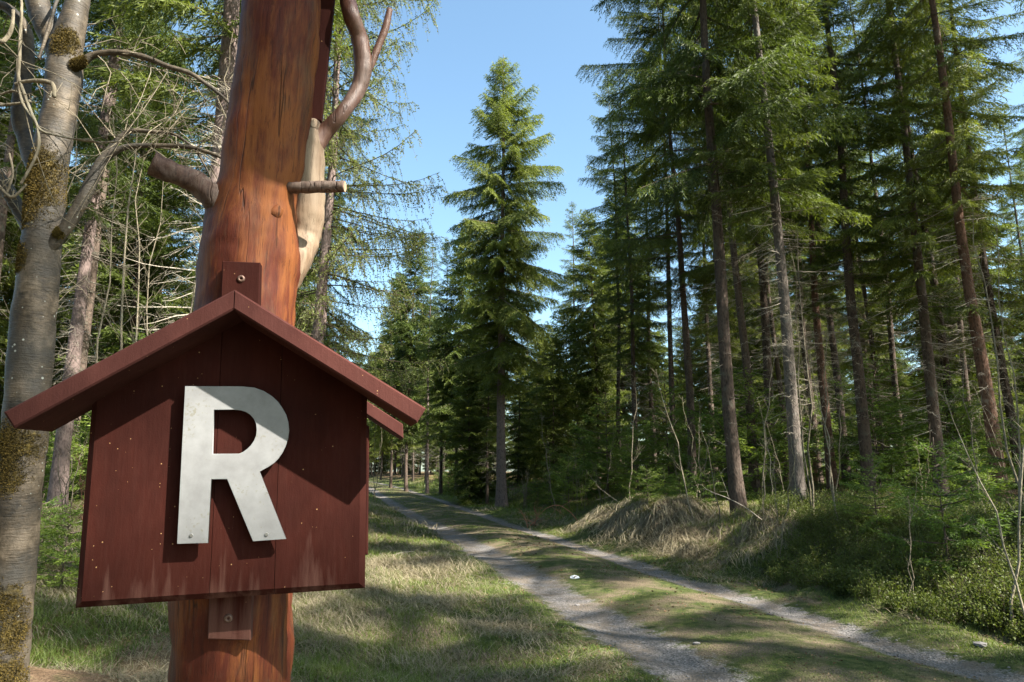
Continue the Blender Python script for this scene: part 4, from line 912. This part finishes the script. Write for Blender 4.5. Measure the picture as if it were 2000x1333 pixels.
def sapling_kind(H, seed, nst=3, mat='stem_pale', th=.011, twigs=9, curve=.18, tl=.35):
    r = np.random.RandomState(seed); mb = MB()
    for s in range(nst):
        h = H*(.6+.4*r.rand()) if s else H; K = 9; T = np.linspace(0, 1, K); a = r.rand()*6.28; ln = curve*(.4+r.rand())
        P = np.stack([np.cos(a)*ln*h*T**1.3, np.sin(a)*ln*h*T**1.3, h*T-.08], -1)+np.concatenate([[[0, 0, 0]], r.randn(K-1, 3)*.012*h*np.array([1, 1, .2])]); P[0, :2] = r.randn(2)*.03
        tubes(mb, P, th*(1-.75*T)*(.7+.3*r.rand()), 6)
        m = int(twigs*(.7+.6*r.rand())); 
        for _ in range(m):
            u = .3+.68*r.rand(); i = min(int(u*(K-1)), K-2); q = P[i]+(P[i+1]-P[i])*(u*(K-1)-i); b = r.rand()*6.28; l = tl*(.4+.8*r.rand())*(1.3-u)
            d = np.array([math.cos(b)*.6, math.sin(b)*.6, .75]); K2 = 5; T2 = np.linspace(0, 1, K2)
            Q = q+d*(l*T2)[:, None]+r.randn(K2, 3)*.02*l; Q[0] = q; tubes(mb, Q, .0035*(1-.6*T2), 4)
            for __ in range(3):
                u2 = .3+.6*r.rand(); i2 = min(int(u2*(K2-1)), K2-2); q2 = Q[i2]; d2 = d+r.randn(3)*.5; l3 = l*.4*r.rand()+.02; tubes(mb, np.array([q2, q2+d2*l3*.5, q2+d2*l3+[0, 0, .01]]), np.array([.0022, .0018, .001]), 3)
    return Kind([('stems', mb.mesh('stems', [M[mat]], True))])
SAP = [sapling_kind(2.2, 1, 2), sapling_kind(1.5, 2, 4, tl=.3), sapling_kind(3.2, 3, 1, th=.016, curve=.10, twigs=16, tl=.6), sapling_kind(1.4, 4, 5, 'stem_red', .007, 5), sapling_kind(5.5, 6, 2, 'stem_pale', .020, 26, .06, .8)]
def S(px, y, k, sc, rz, label, group=None, lean=(0, 0)): return SAP[k].put('bare_sapling', at(px, y), y, rz, sc, label, 'sapling', group, lean)
S(1575, 12.2, 4, 1.0, .3, 'tall clump of bare grey stems left of the reddish trunk')
S(1612, 11.5, 2, 1.1, 1.3, 'single bare crooked stem in front of the reddish trunk')
S(1500, 11.2, 0, 1.0, 2.2, 'leafless stem leaning left in front of the mound trunk', None, (0, -.15))
S(1935, 6.9, 2, .95, 3.1, 'bare grey stem rising from the dark end of the bilberries', None, (0, -.12))
S(1975, 6.7, 2, .8, 5.1, 'crooked bare stem nearest the lower right corner', None, (0, -.1))
S(1745, 8.0, 0, .7, 4.0, 'thin bare stem in front of the bright young spruce')
S(1985, 9.5, 4, .9, 2.0, 'tall bare stems at the right edge of the picture')
S(1390, 14.6, 0, .55, 2.0, 'short forked bare stem on top of the mound')
S(1325, 20, 0, .9, 1.0, 'pale bare stem between the slender and the thick trunk')
S(205, 7.0, 4, .95, .8, 'tall bare shrub with pale arching twigs behind the left roof slope', None, (0, -.05))
S(268, 8.4, 4, 1.0, 2.8, 'tall bare shrub in the gap between the grey spruce trunk and the pale one', None, (0, .08))
S(335, 7.6, 4, .9, 4.6, 'leafless shrub rising behind the roof slope just left of the carved post', None, (0, -.1))
S(25, 6.0, 4, .85, 1.9, 'leafless shrub behind the grey tree at the left edge')
for (n, xr, yr, ks, srn, lab, grp, sd) in (
    (34, (870, 1210), (24, 31), (0, 1, 2), (.7, 1.35), 'leafless sapling in the thicket by the central spruce', 'bare saplings by the central spruce', 1),
    (34, (730, 900), (38, 56), (0, 1, 2), (.8, 1.6), 'leafless sapling on the far verge by the bend', 'bare saplings on the far verge', 2),
    (22, (1220, 1980), (9.5, 19), (0, 2, 2), (.6, 1.3), 'leafless sapling among the right-hand trunks', 'bare saplings among the right-hand trunks', 3),
    (10, (80, 340), (7, 15), (0, 1, 3), (.5, 1.1), 'leafless sapling in front of the left-hand forest', 'bare saplings behind the sign', 4)):
    r = np.random.RandomState(200+sd)
    for i in range(n):
        y = yr[0]+(yr[1]-yr[0])*r.rand(); px = xr[0]+(xr[1]-xr[0])*r.rand(); x = at(px, y)
        if -3.6 < x-RX(y) < 2.0: continue
        SAP[ks[r.randint(len(ks))]].put('bare_sapling', x, y, r.rand()*6, srn[0]+(srn[1]-srn[0])*r.rand(), lab, 'sapling', grp, (.1*r.randn(), .1*r.randn()))

# ------------------------------------------------------------------ bilberry thicket
def bilberry():
    r = np.random.RandomState(77); n = 2600; y = 6.4+9*r.rand(n)**1.3; x = RX(y)+.75+5.5*r.rand(n)
    dr = x-RX(y); den = vn(x, y, 1.2, 31)
    edge = np.interp(y, [6, 8, 10, 12, 14, 16], [1.0, .75, .9, 1.9, 3.2, 3.6])
    k = (dr > edge+.35*vn(x, y, .6, 30)) & (r.rand(n) < (den-.2)*3.2) & (x < .80*y+.3); x, y, dr = x[k], y[k], dr[k]; n = len(x)
    z = height(x, y); h = (.16+.28*r.rand(n))*np.clip(.55+(dr-edge[k])*.6, .5, 1.25)
    mb = MB(); ns = 13; i = np.repeat(np.arange(n), ns); m = len(i); a = r.rand(m)*6.283; sp = .10+.30*r.rand(m)
    T = np.linspace(0, 1, 4); b = np.stack([x[i]+.05*r.randn(m), y[i]+.05*r.randn(m), z[i]-.02], -1); hh = h[i]*(.5+.6*r.rand(m))
    d = np.stack([np.cos(a)*sp*h[i]*1.4, np.sin(a)*sp*h[i]*1.4, 0*a], -1)
    P = b[:, None]+d[:, None]*(T**1.4)[None, :, None]; P[..., 2] += hh[:, None]*T[None]; P += r.randn(m, 4, 3)*.008
    tubes(mb, P, np.broadcast_to(.0015*(1-.5*T)[None], (m, 4)), 3, 1)
    nl = 20; j = np.repeat(np.arange(m), nl); k = len(j); t = .22+.8*r.rand(k)
    q = b[j]+d[j]*(t**1.4)[:, None]; q[:, 2] += hh[j]*t; q += r.randn(k, 3)*.022
    D = norm(r.randn(k, 3)+[0, 0, .5]); sprigs(mb, q, D, .020+.018*r.rand(k), .012+.008*r.rand(k), r, 0, np.clip(.2+.5*t+.4*(r.rand(k)-.5), 0, 1))
    tag(mb.obj('bilberry_thicket', [M['berry'], M['branch']]), 'dense knee high bilberry bushes covering the right-hand bank', 'bilberry', kind='stuff')
bilberry()

# ------------------------------------------------------------------ small things on the ground
def stick(name, label, cat, px, y, shape, rad, mat='dead', twigs=0, seed=0, group=None):
    x = at(px, y); r = np.random.RandomState(seed); mb = MB(); P = np.array(shape, float); K = len(P)
    big_tube(mb, P, np.linspace(rad, rad*.4, K), 8, 4, 0, .12, seed, 10, cap=(True, True))
    if twigs: twig_cloud(mb, [P], r, 0, twigs, rad*.35)
    o = mb.obj(name, [M[mat]], None, True); o.location = (x, y, hz(x, y)); tag(o, label, cat, group); return o
stick('fallen_branch', 'pale leaning dead stick left of the mound', 'branch', 1212, 19.5, [(0, 0, .0), (-.3, .1, .22), (-.72, .2, .55)], .022, 'stem_pale', 2, 1)
stick('fallen_branch', 'long reddish twig arching over beside the dry grass mound', 'branch', 1128, 21, [(0, 0, 0), (-.25, .1, .3), (-.6, .2, .5), (-.95, .2, .42), (-1.2, .2, .2)], .014, 'stem_red', 4, 2)
stick('fallen_branch', 'short whitish broken stick in the reddish brush', 'branch', 1040, 21.5, [(0, 0, 0), (.15, 0, .15), (.42, .05, .32)], .025, 'stem_pale', 0, 3)
for i, (px, sh) in enumerate(((1030, [(0, 0, 0), (-.05, 0, .2), (-.2, .05, .5)]), (1042, [(0, 0, 0), (.08, 0, .3), (.02, .1, .58)]), (1050, [(0, 0, 0), (-.2, 0, .12), (-.5, 0, .2)]), (1035, [(0, 0, 0), (.2, 0, .2), (.3, .1, .42)]))):
    stick('brush_twig', ['reddish dead brush twig leaning left at the track side', 'tallest upright reddish brush twig at the track side', 'low flat reddish brush twig pointing left', 'short reddish brush twig bending right'][i], 'twig', px, 21.3+.1*i, sh, .014, 'stem_red', 8, 30+i, 'reddish brush at the track side')
for i, (px, y, dx, rise, rad, lab) in enumerate(((1740, 12.5, 1.1, .25, .018, 'pale fallen branch below the bright young spruce'), (1900, 13.2, -1.4, .35, .02, 'fallen branch lying near the roots of the brown trunk'), (1965, 14.2, .9, .1, .025, 'short broken branch at the foot of the brown trunk'), (1480, 12.6, -.9, .5, .012, 'thin dead stick leaning towards the mound'), (770, 12.5, .4, .06, .008, 'thin fallen twig on the left verge grass'), (140, 11, 1.2, .2, .014, 'dead branch on the litter left of the sign'))):
    stick('fallen_branch', lab, 'branch', px, y, [(0, 0, .03), (dx*.3, .05, .05+rise*.4), (dx*.65, .1, .05+rise*.75), (dx, .1, .04+rise)], rad, 'dead', 3, 60+i)
def stone(px, y, rad, label, mat='gravel', seed=0, t=.9):
    r = np.random.RandomState(seed); x = at(px, y); mb = MB(); blob(mb, np.zeros(3), rad, r, 0, t, .5); o = mb.obj('stone', [M[mat]]); o.location = (x, y, hz(x, y)+rad*.15); tag(o, label, 'stone')
stone(1118, 10.9, .075, 'small bright white stone beside the left wheel track', 'white_stone', 1)
stone(1122, 9.0, .028, 'little pale pebble lying in the left wheel track', 'gravel', 2)
stone(1342, 6.85, .035, 'grey stone on the grass between the wheel tracks', 'gravel', 3)
stone(1868, 6.6, .06, 'pale flat stone on the verge near the lower right corner', 'gravel', 4, .7)
stone(1482, 8.25, .035, 'dark stone at the edge of the right wheel track', 'gravel', 5, .1)

# ------------------------------------------------------------------ labels of the many trees, by what they stand behind
def where_labels():
    RB = [(1100, 'behind the tall central spruce'), (1205, 'behind the pointed young spruce'), (1300, 'behind the two slim close trunks'), (1400, 'behind the slender dark trunk'),
          (1500, 'behind the thick mound trunk'), (1590, 'behind the pale-streaked trunk'), (1660, 'behind the reddish thin trunk'), (1760, 'behind the slim straight trunk'), (1900, 'behind the bright young spruce'), (2000, 'behind the brown trunk at the right edge'), (2600, 'with only its branches reaching in at the right edge')]
    LB = [(-80, 'with only its branches reaching in at the left edge'), (0, 'at the left edge'), (150, 'behind the grey leafless tree'), (330, 'behind the bare twigs above the sign roof'), (430, 'behind the grey trunk beside the post'), (640, 'behind the carved post'), (1000, 'behind the larch')]
    FB = [(700, 'behind the sign'), (740, 'beside the larch'), (800, 'above the roof end'), (850, 'behind the lit forked spruce'), (900, 'behind the sparse greyish spruce'), (960, 'left of the central spruce'), (1015, 'at the central trunk'), (1070, 'just right of the central trunk'), (1130, 'left of the pointed young spruce'), (1175, 'below the pointed young spruce'), (1300, 'right of the pointed young spruce')]
    D = {'spruces deep in the right-hand forest': ('tall dim spruce', RB), 'younger spruces under the right-hand forest': ('younger low-branched spruce', RB), 'spruces at the back of the right-hand forest': ('far background spruce', RB),
         'spruces in the left-hand forest': ('tall spruce', LB), 'younger spruces under the left-hand forest': ('younger low-branched spruce', LB), 'spruces closing the view': ('hazy farthest spruce', FB), 'distant spruces beyond the bend': ('distant lit spruce', FB),
         'young spruces round the foot of the central spruce': ('young spruce in the dark thicket', FB), 'young spruces on the far verge': ('small young spruce on the far verge', FB), 'young spruces among the right-hand trunks': ('waist-high young spruce', RB), 'young spruces behind the sign': ('waist-high young spruce', LB),
         'bare saplings by the central spruce': ('leafless sapling in the dark thicket', FB), 'bare saplings on the far verge': ('leafless sapling on the far verge', FB), 'bare saplings among the right-hand trunks': ('leafless sapling', [(a, b.replace('behind', 'near')) for a, b in RB]), 'bare saplings behind the sign': ('leafless sapling', LB)}
    D['spruces at the very end of the view'] = ('faint last spruce', FB)
    W = ['nearest', 'second nearest', 'third nearest', 'fourth nearest', 'fifth nearest', 'sixth nearest', 'seventh nearest', 'eighth nearest', 'ninth nearest', 'tenth nearest', 'eleventh nearest', 'twelfth nearest', 'thirteenth nearest', 'fourteenth nearest', 'fifteenth nearest', 'sixteenth nearest', 'seventeenth nearest', 'eighteenth nearest', 'nineteenth nearest', 'twentieth nearest']
    bins = {}
    for o in list(COL.objects):
        g = o.get('group')
        if o.parent or g not in D: continue
        p = o.location; fw = p.y*math.cos(PITCH)+(p.z-1.6)*math.sin(PITCH); px = 1000+F*p.x/fw
        if px < -400 or px > 2500: continue
        for i, (lim, ph) in enumerate(D[g][1]):
            if px < lim: bins.setdefault((g, i), []).append(o); break
        else: bins.setdefault((g, len(D[g][1])-1), []).append(o)
    for (g, i), L in bins.items():
        L.sort(key=lambda o: o.location.y); n = len(L); nm, B = D[g]
        for k, o in enumerate(L):
            w = 'the only one there' if n == 1 else ('the nearer one', 'the farther one')[k] if n == 2 else 'the farthest' if k == n-1 else 'the '+W[min(k, 19)]
            o['label'] = f"{nm} {B[i][1]}, {w}"
where_labels()
